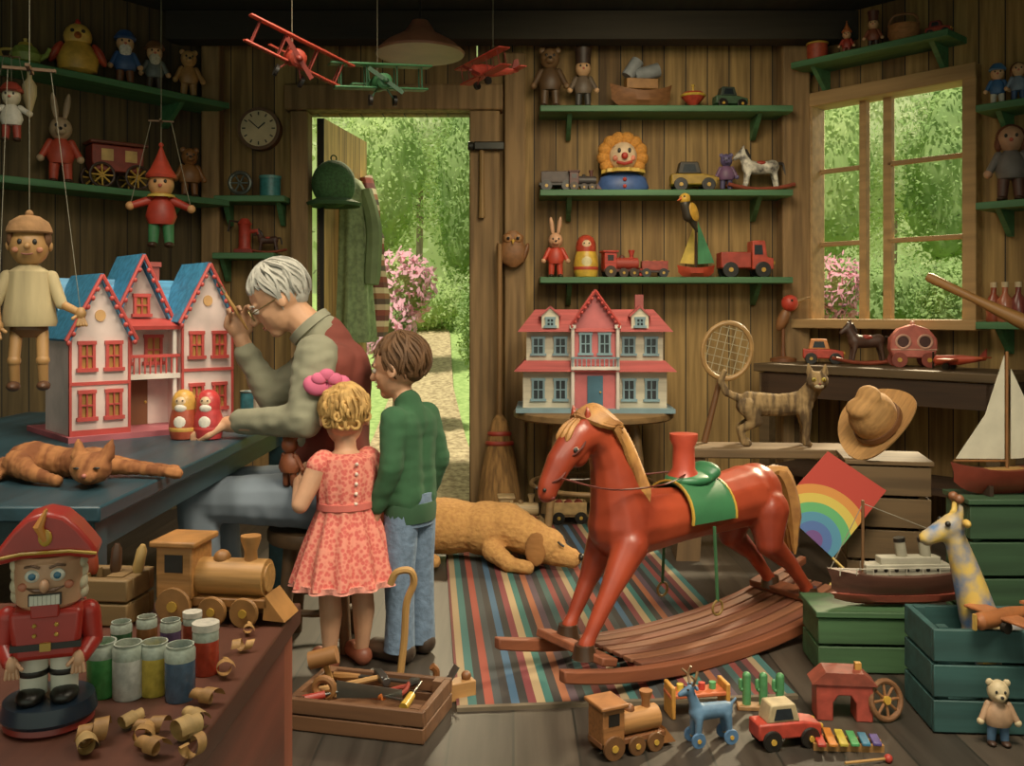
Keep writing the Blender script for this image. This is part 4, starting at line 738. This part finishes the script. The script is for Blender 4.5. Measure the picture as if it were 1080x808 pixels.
ct=O('coat',e,rdn,X([(-.042,.1),(.042,.1),(.048,.17),(-.048,.17)],.07),bev=.008);O('belt',ct,BLK,B(0,0,.12,.0905,.0725,.009));O('buckle',ct,GOLD,B(0,-.037,.12,.014,.005,.011));O('buttons',ct,GOLD,[S((x,-.036,z),.003,n=8) for x in(-.014,.014) for z in(.136,.15)])
hd=O('head',e,skp,L([(.034,.168),(.042,.175),(.045,.2),(.045,.235),(.038,.242)],sy=.9))
O('jaw',hd,m('b02a22',.35),B(0,-.037,.172,.036,.014,.02),bev=.002);O('mouth',hd,BLK,B(0,-.038,.187,.042,.008,.016));O('teeth',hd,WHT,[B(-.0165+.0055*i,-.0415,.187,.005,.006,.013) for i in range(7)])
O('nose',hd,skp,S((0,-.046,.207),(.0065,.01,.009)));O('moustache',hd,m('6a4a34'),[T([(0,-.043,.199),(s*.012,-.043,.2),(s*.024,-.036,.203)],[.003,.0035,.001],6) for s in(-1,1)])
for s in(-1,1):
    y=O('eye',hd,WHT,S((s*.016,-.038,.22),(.01,.005,.009)));O('iris',y,m('2f6a8a',.2),S((s*.016,-.0425,.22),(.005,.002,.005)));O('cheek',hd,m('d07a5c'),S((s*.029,-.031,.204),(.007,.005,.006)));O('eyebrow',hd,m('6a4a34'),T([(s*.006,-.042,.231),(s*.016,-.042,.235),(s*.026,-.036,.232)],.002,5))
O('hair',e,m('cdbf9f',.8,'fur',.3),[S((s*.042,.008-.006*(i%2),.184+.015*i),(.009,.016,.012)) for s in(-1,1) for i in range(4)],S((0,.03,.205),(.036,.018,.034)))
ht=O('hat',e,rdn,X([(-.062,.236),(-.03,.243),(.03,.243),(.062,.236),(.069,.246),(.058,.262),(.042,.283),(.024,.3),(.0,.307),(-.024,.3),(-.042,.283),(-.058,.262),(-.069,.246)],.072),bev=.014);O('hat_band',ht,GOLD,T([(-.066,-.038,.246),(-.03,-.0395,.252),(.03,-.0395,.252),(.066,-.038,.246)],.0025,6));O('cockade',ht,GOLD,S((0,-.038,.272),(.009,.004,.012)));O('plume',ht,m('d88a3c'),T([(0,-.039,.268),(-.008,-.042,.288),(.002,-.038,.312)],[.004,.007,.002]))
jars=[(108,738,'4f9a52','tall green paint jar at front left of the jars',.078,0),(135,740,'d8d4ca','white paint jar beside the green one',.078,0),(163,736,'d0b24a','yellow paint jar in front row',.075,0),(190,742,'4a6078','slate blue paint jar at right of front row',.078,0),(217,715,'b8402c','red-bodied paint jar with white lid beside wood shavings',.072,1),(128,700,'2f5a3a','dark green paint jar in back row by nutcracker',.06,0),(155,694,'8a5a34','brown paint jar in back row',.06,0),(180,698,'5a4a6a','purple-grey paint jar in back row',.06,0),(203,688,'a04a34','rust paint jar at back near toy train',.055,1)]
for x,y,c,l,hh,lid in jars:
    p=fl(x,y-5,FZ);e=E('paint_jar',l,'jar',p,0,hh,'paint jars on the foreground table');O('paint',e,m(c,.25),L([(.25,0),(.27,.03),(.27,.74),(.2,.745)]));O('glass_rim',e,m('a8b0a0',.15),L([(.272,.72),(.272,.9),(.24,.95),(.25,1.0),(.22,1.0),(.21,.9),(.24,.74)]))
    if lid:O('lid',e,m('d8d0c0',.4),K((0,0,.93),(0,0,1.08),.28,n=24))
p=fl(232,652,FZ);engine('plain pale wooden toy train on the foreground table',p,.225,rad(-8),'b47a40','9a6632','be884a',None,.5,'toy_train','9a6a38')
p=fl(110,652,FZ);crate('wooden_box','small wooden box behind the nutcracker on foreground table',p,.14,.1,.085,rad(-6),'8a6a3f',2,False,'box')
for i in range(4):
    b=E('wood_chisel',['chisel with tan handle poking left from the small box','chisel with red handle in the small box','chisel with dark handle in the small box','short chisel at right end of small box'][i],'chisel',(p.x-.045+.03*i,p.y,.735),0,1,'chisels in the small box',(0,rad(-12+8*i),0));O('handle',b,m(['b98a4c','a8442c','4a3020','c09a5c'][i],.4),L([(.006,.065),(.01,.075),(.009,.11),(.004,.12)]));O('blade',b,m('8a8a84',.3,me=.8),B(0,0,.035,.009,.003,.07))
def curl(r,w,turns,gr):
    def f(bm):
        n=int(26*turns);pv=None
        for i in range(n+1):
            a=2*PI*turns*i/n;q=r*(1-.45*i/n);c=(q*math.cos(a),gr*i/n,r+q*math.sin(a));v=[bm.verts.new((c[0],c[1]-w/2,c[2])),bm.verts.new((c[0],c[1]+w/2,c[2]))]
            if pv:bm.faces.new((pv[0],pv[1],v[1],v[0]))
            pv=v
    return f
for i,(x,y,r,rz,l) in enumerate(((238,718,.015,20,'curled wood shaving nearest the table edge'),(226,745,.013,70,'small wood shaving between red jar and table edge'),(190,785,.017,-30,'large wood shaving at the bottom front of table'),(150,792,.015,10,'wood shaving in front of white paint jar'),(112,782,.016,120,'wood shaving beside the nutcracker pedestal'),(210,768,.012,45,'tiny wood shaving in front of slate blue jar'),(246,690,.012,-60,'wood shaving lying in front of toy train'),(172,774,.012,95,'wood shaving in front of yellow paint jar'),(132,771,.011,-20,'small wood shaving just in front of white paint jar'),(214,795,.014,150,'wood shaving at bottom right corner of tabletop'),(168,800,.013,60,'wood shaving cut by the bottom picture edge'),(92,798,.013,30,'wood shaving at bottom front below nutcracker'),(262,672,.01,15,'tiny wood shaving under the front of toy train'))):
    b=O('wood_shaving',None,m(('b8884e','a87842','c09a60')[i%3],.6,'wx',.3,3),curl(r,.014+.004*(i%3),1.3+.3*(i%3),.03),loc=fl(x,y,FZ+.0005),rot=(0,0,rad(rz)));tag(b,l,'wood shaving','wood shavings on the foreground table')
# ---------------------------------------------------------------- toolbox
p=fl(392,758);e=crate('tool_tray','open wooden tool tray on the floor near the girl\'s feet',(p.x,p.y,0),.44,.28,.1,rad(-14),'6a4428',2,False,'tray')
def tl(lx,ly,z=.03): return V(p.x,p.y,0)+Matrix.Rotation(rad(-14),3,'Z')@V(lx,ly,z)
b=E('hammer','small claw hammer lying in the tool tray','hammer',tl(-.08,.02,.09),rad(25));O('handle',b,m('b0824a',.5,'wx'),T([(-.12,0,0),(0,0,.005),(.1,0,.01)],[.012,.009,.009]));O('head',b,m('5a5a58',.35,me=.8),B(.1,0,.012,.025,.08,.024),K((.1,-.04,.012),(.1,-.06,.012),.014),bev=.003)
for (lx,ly,rz,c,l) in ((.06,-.05,-40,'c0622c','screwdriver with orange handle in the tool tray'),(-.12,-.08,15,'a83428','screwdriver with red handle at left front of the tool tray'),(.14,-.02,75,'c9a03c','screwdriver with yellow handle at right end of the tool tray')):
    b=E('screwdriver',l,'screwdriver',tl(lx,ly,.085),rad(rz));O('handle',b,m(c,.35),K((-.07,0,0),(0,0,.01),.014,.012));O('shaft',b,m('8a8a84',.3,me=.9),K((0,0,.01),(.08,0,.02),.004))
b=E('pliers','dark metal pliers lying in the tool tray','pliers',tl(.1,.06,.09),rad(60));O('handle',b,m('8a2f24',.4),T(cv([(-.1,.03,0),(-.05,.025,0),(0,0,0)]),.007),T(cv([(-.1,-.03,.006),(-.05,-.025,.006),(0,0,.006)]),.007));O('jaws',b,m('4a4a48',.35,me=.8),T([(0,0,.003),(.03,.008,.003),(.055,.002,.003)],[.01,.011,.004]),T([(0,0,.003),(.03,-.008,.003),(.055,-.002,.003)],[.01,.011,.004]))
b=E('hand_saw','small saw with wooden grip across the tool tray','saw',tl(-.04,-.06,.1),rad(-10));O('blade',b,m('9a9a90',.3,me=.9),X([(-.05,-.02),(.16,-.005),(.16,.02),(-.05,.035)],.002));O('grip',b,m('8a5a30',.5,'wx'),W(TR(-.09,0,.008),ring((0,0,0),.03,.012,'y',16)))
b=E('wood_file','long metal file with wooden handle along back of tool tray','file',tl(-.02,.09,.085),rad(-16));O('handle',b,m('9a6a38',.5,'wx'),T([(-.16,0,0),(-.12,0,0),(-.06,0,.005)],[.01,.014,.009]));O('blade',b,m('4e4e4c',.4,me=.8),B(.04,0,.006,.2,.018,.006))
b=E('wood_mallet','round wooden mallet standing at back left of tool tray','mallet',tl(-.15,.06,.035),0,1,None,(rad(12),rad(-14),0));O('handle',b,m('a87a42',.5,'wz'),K((0,0,0),(0,0,.13),.01));O('head',b,m('8a5c30',.5,'wx'),K((-.045,0,.14),(.045,0,.14),.028,n=20))
q=fl(456,738);b=E('block_plane','pale wooden block plane on floor right of the tool tray','hand plane',(q.x+.06,q.y,0),rad(25));O('body',b,m('b8844c',.5,'wx'),B(0,0,.03,.16,.055,.06),bev=.004);O('blade',b,m('8a8a84',.3,me=.9),B(.0,0,.075,.006,.035,.08,0,.6));O('tote',b,m('7a4a26',.45),T(cv([(-.055,0,.06),(-.05,0,.1),(-.065,0,.12)]),.012));O('knob',b,m('7a4a26',.45),S((.055,0,.07),.017))
q=fl(548,553);engine('pale wooden toy engine on floor behind the dog',q,.27,rad(4),'b89a6c','8a6a40','c5a97a',wc='8a3a2c');q=fl(600,551);wagon('wooden toy wagon coupled behind the floor engine near round table',q,.24,rad(4),'b5925c','7a5a34','8a3a2c')
# ---------------------------------------------------------------- window table toys
def onT(px,o=.3): return q3(RW(px,o),TZ)
car('long red toy racing car on window table',onT(868,.32),.24,rad(-15),'c04030','d88a4c','toy_car')
minihorse('small dark brown toy rocking horse on window table',onT(914,.3),.28,0,'4a3228','2f221a')
p=onT(962,.24);e=E('toy_coach','pink-red wooden toy coach with round openings on window table','toy carriage',p,rad(-12),.27)
pc=m('cc6a5c',.5)
O('body',e,pc,X([(-.4,.2),(.4,.2),(.48,.4),(.46,.62),(.3,.82),(0,.92),(-.3,.82),(-.46,.62),(-.48,.4)],.42),bev=.03);O('opening',e,m('4a2420'),[K((s*.22,-.216,.55),(s*.22,.216,.55),.13,n=20) for s in(-1,1)]);O('trim',e,m('e0a890'),[ring((s*.22,-.215,.55),.14,.025,'y') for s in(-1,1)],T([(-.46,-.2,.38),(.46,-.2,.38)],.02),S((0,0,.95),.05))
for x in(-.3,.3):
    for s in(-1,1): wheel(e,x,s*.25,.16,.16,.05,m('8a3a2c'))
p=onT(1012,.4);e=E('toy_monoplane','orange-red toy plane resting on right end of window table','toy plane',p+V(0,0,.052),rad(-50),.28);O('fuselage',e,m('b5442c'),T([(-.5,0,.0),(-.45,0,0),(0,0,.02),(.5,0,.06)],[.05,.1,.1,.03],12));O('wing',e,m('c05a34'),B(-.1,0,.03,.26,1.0,.04),bev=.015);O('tail',e,m('c05a34'),B(.45,0,.08,.14,.4,.03));O('fin',e,m('8a2f22'),X([(.36,.08),(.52,.08),(.52,.26)],.03));O('propeller',e,BLK,B(-.52,0,0,.02,.05,.34));[O('wheel',e,BLK,K((-.2,s*.14-.03,-.11),(-.2,s*.14+.03,-.11),.07)) for s in(-1,1)]
b=O('wooden_bat',None,m('a5743e',.5,'wx'),T([(-.3,0,.0),(-.28,0,0),(-.05,0,0),(.2,0,0),(.3,0,0)],[.02,.026,.022,.04,.036],12),loc=at(1038,320,4.75),rot=(0,rad(28),rad(-30)));tag(b,'wooden bat leaning at right end of the window table','bat')
p=onT(826,.25);e=E('toy_woodpecker','tall pecking bird toy with round red head on window table','toy bird',p,rad(-20),.42);O('stand',e,m('7a4a2c'),L([(.2,0),(.2,.05),(.04,.08),(.025,.3),(.025,.6)]));O('body',e,m('8a5a34'),S((0,0,.65),(.09,.09,.2),ry=.4));O('head',e,m('c03a2a'),S((.1,-.02,.9),.13));O('beak',e,m('8a6a3a'),K((.2,-.02,.92),(.42,-.02,1.0),.04,.005));O('eye',e,BLK,S((.14,-.14,.94),.02))
e=E('tennis_racket','old round wooden racket leaning against window table','racket',(1.02,5.03,.583),0,1,None,(0,rad(14),0));O('rim',e,m('a8804a',.5,'wx'),W(TR(0,0,.5)@Matrix.Diagonal((1,1,1.15,1)),ring((0,0,0),.13,.012,'y',28)));O('strings',e,m('b0a684'),[B(x,0,.5,.003,.003,2*math.sqrt(.0169-x*x)*1.13) for x in(-.1,-.06,-.02,.02,.06,.1)],[B(0,0,.5+z,2*math.sqrt(.0169-z*z/1.3),.003,.003) for z in(-.12,-.08,-.04,0,.04,.08,.12)]);O('handle',e,m('6a4526',.5,'wz'),K((0,0,.0),(0,0,.36),.018,.014))
# ---------------------------------------------------------------- right cluster
crate('tall_crate','upright slatted wooden crate supporting the straw hat',(1.74,4.45,0),.36,.32,.58,rad(-12),'6e5638',4,True)
e=E('straw_hat','tan straw cowboy hat lying on the upright crate','hat',V(1.72,4.4,.73),0,1.,None,(rad(22),rad(-48),rad(10)))
hm=m('bc8a50',.85,'wx',.3,3);G('crown',e,hm,S((0,0,.11),(.115,.1,.12)),S((0,0,.04),(.118,.103,.06)),S((-.035,0,.215),(.05,.065,.035)),S((.045,0,.215),(.05,.065,.035)),vx=.012)
def brim(bm):
    n=40;g=[]
    for k,(r,dz) in enumerate(((.1,.02),(.15,.02),(.2,.03),(.2,.038),(.15,.028),(.1,.03))):
        g.append([bm.verts.new((r*math.cos(2*PI*j/n),r*.85*math.sin(2*PI*j/n),dz+.6*(r-.1)*abs(math.sin(2*PI*j/n))**2)) for j in range(n)])
    for A,D in zip(g,g[1:]+g[:1]):
        for j in range(n): bm.faces.new((A[j],A[(j+1)%n],D[(j+1)%n],D[j]))
O('brim',e,hm,brim);O('band',e,m('6a4428'),L([(.117,.045),(.122,.05),(.118,.075),(.112,.075)],sy=.88))
e=E('kite','red diamond kite with rainbow arc leaning against the crate','kite',(1.4,4.14,.2),rad(-8),1.15,None,(rad(-12),rad(4),rad(-8)))
rb_=stripes('rainbow',['6a4a8a','4a6aaa','4a8aaa','5aaa6a','d0b850','d0883f','b43a2e','b43a2e','b43a2e','b43a2e','a83a2c'],0,2.6,0,True)
kx,kz=-.075,.06
O('panel',e,rb_,X([(x-kx,z-kz) for x,z in((0,0),(.19,.27),(-.03,.4),(-.21,.17))],.006),loc=(kx,0,kz));O('spar',e,m('8a6a3c'),T([(0,.008,0),(-.03,.008,.4)],.005,6),T([(.19,.008,.27),(-.21,.008,.17)],.005,6));O('tail',e,m('c8a63f'),T(cv([(0,0,0),(.05,-.04,-.06),(-.02,-.06,-.1),(.04,-.08,-.15)]),.006,5))
q=fl(902,712);gc=(q.x+.09,q.y+.11,0);crate('green_crate','low green wooden crate carrying the grey steamship',gc,.42,.22,.2,rad(-3),'3a5c38',2,True)
e=E('model_steamship','grey model steamship with single mast on the low green crate','model ship',(gc[0]+.11,gc[1]-.02,.222),rad(3),.55)
O('hull',e,m('54342a',.4,'wx'),hull(1,.22,.2,.22));O('waterline',e,m('8a3e30'),W(Matrix.Diagonal((.96,.9,.62,1)),hull(1,.215,.13,.0)))
U=TR(0,0,.06)
O('deckhouse',e,m('a8a28e'),W(U,B(.02,0,.17,.56,.11,.08),B(.04,0,.23,.4,.09,.05)),bev=.006);O('portholes',e,BLK,W(U,[K((-.2+i*.07,-.057,.175),(-.2+i*.07,-.052,.175),.014,n=10) for i in range(7)]))
for x in(.0,.16): f=O('funnel',e,m('98927e'),W(U,K((x,0,.25),(x-.02,0,.37),.035)));O('funnel_top',f,BLK,W(U,K((x-.016,0,.35),(x-.02,0,.375),.037)))
O('mast',e,m('6a4a2c'),W(U,K((-.26,0,.14),(-.26,0,.62),.01),K((.38,0,.14),(.38,0,.36),.008)));O('rigging',e,m('8a8270'),W(U,K((-.26,0,.6),(.38,0,.35),.003,n=5),K((-.26,0,.6),(-.48,0,.17),.003,n=5)));O('railing',e,m('b9b29e'),W(U,[K((-.44+i*.11,-.07,.15),(-.44+i*.11,-.07,.19),.004,n=5) for i in range(9)],K((-.44,-.07,.19),(.44,-.07,.19),.004,n=5)))
crate('green_crate','tall dark green crate under the white-sailed sailboat',(1.95,3.66,0),.46,.2,.55,0,'345236',4,True)
e=E('model_sailboat','model sailboat with tall cream sails and dark red hull','model ship',(1.9,3.66,.572),rad(8),.56)
O('hull',e,m('7a3426',.35),hull(.8,.2,.17,.35));O('deck',e,m('b5884c',.5,'wx'),B(0,0,.172,.5,.1,.012));O('mast',e,m('8a5a30'),K((.02,0,.17),(.02,0,.98),.01));O('mainsail',e,m('d4cbb2',.8,'p',.15),X([(.0,.24),(.0,.95),(-.14,.55),(-.36,.25)],.006));O('jib',e,m('d4cbb2',.8,'p',.15),X([(.05,.24),(.36,.25),(.05,.86)],.006));O('boom',e,m('8a5a30'),K((.02,0,.225),(-.38,0,.235),.008));O('keel_stand',e,DKW,B(-.15,0,.035,.03,.16,.07),B(.15,0,.035,.03,.16,.07))
crate('blue_crate','blue-green slatted crate at right foreground corner',(1.53,2.97,0),.5,.26,.32,rad(-4),'2c5250',3,False)
e=E('toy_giraffe','yellow and blue spotted toy giraffe leaning out of the blue crate','toy giraffe',(1.6,2.98,.03),0,.6,None,(0,rad(-6),rad(-6)))
G('body',e,m('d0ae54',.5,'p',.5,1.5,c2='4f6f9a'),CH((-.16,0,.4,.1),(.16,0,.4,.1)),CH((-.16,0,.48,.1),(-.2,0,.72,.075),(-.24,0,.92,.055)),CH((-.24,0,.98,.064),(-.38,0,.92,.043)),[CH((x,s*.06,.33,.05),(x,s*.065,.05,.04)) for x in(-.14,.14) for s in(-1,1)],[S((-.21,s*.045,1.06),(.018,.018,.06)) for s in(-1,1)],CH((.22,0,.42,.028),(.27,0,.24,.02)),vx=.018,it=2)
for s in(-1,1): O('eye',e,BLK,S((-.285,s*.06,1.0),.015));O('horn_tip',e,m('7a4a2c'),S((-.21,s*.045,1.12),.025));O('ear',e,m('c09a48'),S((-.2,s*.085,1.0),(.02,.04,.022)))
e=E('toy_monoplane','brown wooden toy plane lying across front rim of blue crate','toy plane',(1.5,2.86,.352),rad(20),.26);O('fuselage',e,m('9a5a30'),T([(-.5,0,.0),(-.45,0,0),(0,0,.02),(.5,0,.06)],[.05,.1,.1,.03],12));O('wing',e,m('a8643a'),B(-.1,0,.03,.26,.9,.04),bev=.015);O('tail',e,m('a8643a'),B(.45,0,.08,.14,.4,.03));O('fin',e,m('7a3a22'),X([(.36,.08),(.52,.08),(.52,.26)],.03));O('propeller',e,m('c9a04c'),B(-.52,0,0,.02,.05,.18));[O('wheel',e,BLK,K((-.2,s*.14-.03,-.06),(-.2,s*.14+.03,-.06),.065)) for s in(-1,1)]
doll('teddy_bear','cream teddy bear with blue trousers leaning on blue crate','teddy bear',(1.43,2.79,0),.19,rad(-10),skin='c9b48c',top='b08a6a',bot='4a6a8a',ear='bear',muz=True,fat=1.15)
# floor toys
q=fl(750,783);e=E('toy_deer','blue wooden deer pull toy on wheels on the front floor','toy deer',q,rad(15),.21)
G('body',e,m('557898',.5),CH((-.22,0,.45,.12),(.22,0,.45,.11)),CH((-.24,0,.52,.09),(-.32,0,.74,.06)),CH((-.32,0,.78,.07),(-.48,0,.72,.04)),[CH((x,s*.08,.4,.06),(x*1.1,s*.09,.12,.045)) for x in(-.22,.22) for s in(-1,1)],CH((.3,0,.5,.03),(.38,0,.58,.025)),vx=.025,it=3)
for s in(-1,1): O('antler',e,m('7a5a3a'),T(cv([(-.3,s*.04,.84),(-.3,s*.12,.95),(-.26,s*.1,1.06)]),.02),T([(-.3,s*.12,.95),(-.38,s*.15,1.02)],.016));O('ear',e,m('557898'),S((-.27,s*.09,.82),(.02,.06,.03)));O('eye',e,BLK,S((-.38,s*.06,.8),.018))
for x in(-.25,.25):
    for s in(-1,1): wheel(e,x,s*.12,.1,.1,.05,m('4a6f96'))
q=fl(805,748);e=E('cactus_blocks','three green cactus-shaped pegs on a wooden base','toy blocks',q,rad(-5),.15);O('base',e,m('9a7246'),B(0,0,.05,1.1,.3,.1),bev=.02)
for x in(-.35,0,.35): O('peg',e,m('4a8a54'),KS((x,0,.1),(x,0,.7),.09,.09),KS((x-.13,0,.45),(x-.13,0,.6),.045),K((x-.13,0,.42),(x,0,.38),.045))
q=fl(828,784);car('red toy car with large pale wheels on the front floor',q,.2,rad(12),'b83c2c','b49f78')
q=fl(888,756);e=E('toy_house','red toy house block with arched doorway behind xylophone','toy block',q,rad(-6),.19);O('walls',e,m('a84234'),X([(-.45,0),(-.18,0),(-.18,.3),(-.1,.42),(.1,.42),(.18,.3),(.18,0),(.45,0),(.45,.6),(-.45,.6)],.4),bev=.02);O('roof',e,m('8a3f30'),X([(-.52,.6),(.52,.6),(.3,.8),(-.3,.8)],.46));O('chimney',e,m('c08a3c'),B(.25,0,.84,.1,.1,.14))
q=fl(938,762);e=E('spoked_hoop','brown wooden spoked toy hoop leaning beside toy house','toy wheel',(q.x,q.y,0),rad(20),.13,None,(rad(-14),0,rad(20)));O('rim',e,m('7a5030',.6,'wx'),ring((0,0,.5),.43,.07,'y'));O('spokes',e,m('8a5a34'),[K((.43*math.cos(a),0,.5+.43*math.sin(a)),(-.43*math.cos(a),0,.5-.43*math.sin(a)),.035,n=8) for a in(0,.785,1.57,2.356)]);O('hub',e,GOLD,K((0,-.08,.5),(0,.08,.5),.1))
q=fl(893,788);e=E('xylophone','toy xylophone with rainbow bars on front floor','xylophone',q,rad(-8),.2)
O('frame',e,m('a5743e'),B(0,-.12,.05,1.0,.06,.1,0,0,.08),B(0,.12,.05,1.0,.06,.1,0,0,-.08))
for i,c in enumerate(('b8382c','c9782f','c9b040','4a9a5a','3a7a9a','5a4a8a')): O('bar',e,m(c,.35),B(-.4+.16*i,0,.13,.12,.62-.06*i,.05),bev=.012)
e=E('mallet','wooden xylophone mallet lying on front floor beside bars','mallet',(q.x+.02,q.y-.11,.012),rad(12));O('stick',e,m('b98a4c'),K((-.07,0,0),(.06,0,0),.004));O('ball',e,m('b8382c'),S((.065,0,0),.012))
q=fl(662,790);engine('brown wooden toy engine with large wheels, front floor below horse',q,.24,rad(25),'9a6234','7a4a2a','b07a44',wc='6a4424')
q=fl(735,752);e=E('pounding_bench','orange-red wooden pounding bench with pegs below the horse','toy bench',(q.x,q.y,0),rad(10),.2);O('top',e,m('c8643a'),B(0,0,.34,1.0,.36,.07),bev=.02)
for s in(-1,1): O('end_board',e,m('d0903c'),B(s*.45,0,.25,.07,.4,.5),bev=.02)
for i,c in enumerate(('c9b040','3a7a9a','b8382c','4a9a5a')): O('peg',e,m(c),K((-.28+.18*i,0,.3),(-.28+.18*i,0,.48),.055))
e=E('paint_pot','red and white paint pot near far end of blue bench','pot',(-1.1,4.25,.8),0,.14);O('pot',e,m('b8402f',.35),K((0,0,0),(0,0,.9),.4,n=24));O('label_band',e,m('ddd2bc'),K((0,0,.25),(0,0,.6),.405,n=24));O('rim',e,m('9a9a94',.3,me=.8),ring((0,0,.9),.4,.03))
e=E('paint_pot','teal paint pot beside red one at end of blue bench','pot',(-1.2,4.36,.8),0,.12);O('pot',e,m('3a7c8a',.35),K((0,0,0),(0,0,.9),.4,n=24));O('rim',e,m('9a9a94',.3,me=.8),ring((0,0,.9),.4,.03))
# ---------------------------------------------------------------- lights, world, camera
sc=bpy.context.scene;w=bpy.data.worlds.new('world');sc.world=w;w.use_nodes=True;bg=w.node_tree.nodes['Background'];bg.inputs[0].default_value=(.85,.94,.7,1);bg.inputs[1].default_value=.57
def light(kind,name,loc,rot,e,col,size=1,spread=180):
    d=bpy.data.lights.new(name,kind);d.energy=e;d.color=col
    if kind=='AREA':
        d.size=size;d.spread=rad(spread)
    elif kind=='SUN':d.angle=rad(3)
    elif kind=='SPOT':d.spot_size=rad(spread);d.spot_blend=.5;d.shadow_soft_size=size
    o=bpy.data.objects.new(name,d);C.objects.link(o);o.location=loc;o.rotation_euler=rot
light('SUN','sun',(0,0,8),Vector((.2,.33,-.92)).to_track_quat('-Z','Y').to_euler(),5.2,(1,.94,.74))
light('SPOT','window_spot_fill',(4.6,8.6,4.3),Vector((-4.0,-4.4,-4.0)).to_track_quat('-Z','Y').to_euler(),3600,(1,.8,.48),.3,26)  # added spot lamp outside the window, acting as a second sun
light('SPOT','door_spot_fill',(-.45,9.2,4.4),Vector((-.1,-4.3,-3.9)).to_track_quat('-Z','Y').to_euler(),1100,(1,.8,.48),.3,30)  # added spot lamp beyond the doorway, warms the floor inside
light('AREA','room_fill',(.9,1.9,3.0),V(-.12,.5,-.86).to_track_quat('-Z','Y').to_euler(),64,(1,.86,.62),1.3,110)  # added area lamp above the view, no such fixture in the workshop
light('AREA','bench_fill',(-1.1,1.4,2.9),V(.0,.25,-.97).to_track_quat('-Z','Y').to_euler(),17,(1,.88,.68),.9,115)  # unseen area lamp added to brighten bench and nutcracker
light('AREA','shelf_fill',(.7,4.5,3.02),V(.08,.66,-.75).to_track_quat('-Z','Y').to_euler(),22,(1,.82,.54),1.0,120)  # unseen area lamp added to lift the back wall and its shelves
light('AREA','dollhouse_fill',(-1.0,3.2,3.02),V(-.25,.4,-.88).to_track_quat('-Z','Y').to_euler(),15,(1,.86,.62),.8,105)  # unseen area lamp added over the pink dollhouse
cam=bpy.data.cameras.new('camera');co=bpy.data.objects.new('camera',cam);C.objects.link(co);co.location=(0,0,H);co.rotation_euler=(PI/2,0,0)
cam.lens=36*F/1080;cam.sensor_width=36;cam.shift_y=-74/1080;cam.clip_start=.05;sc.camera=co
sc.view_settings.view_transform='Standard';sc.view_settings.gamma=1.13
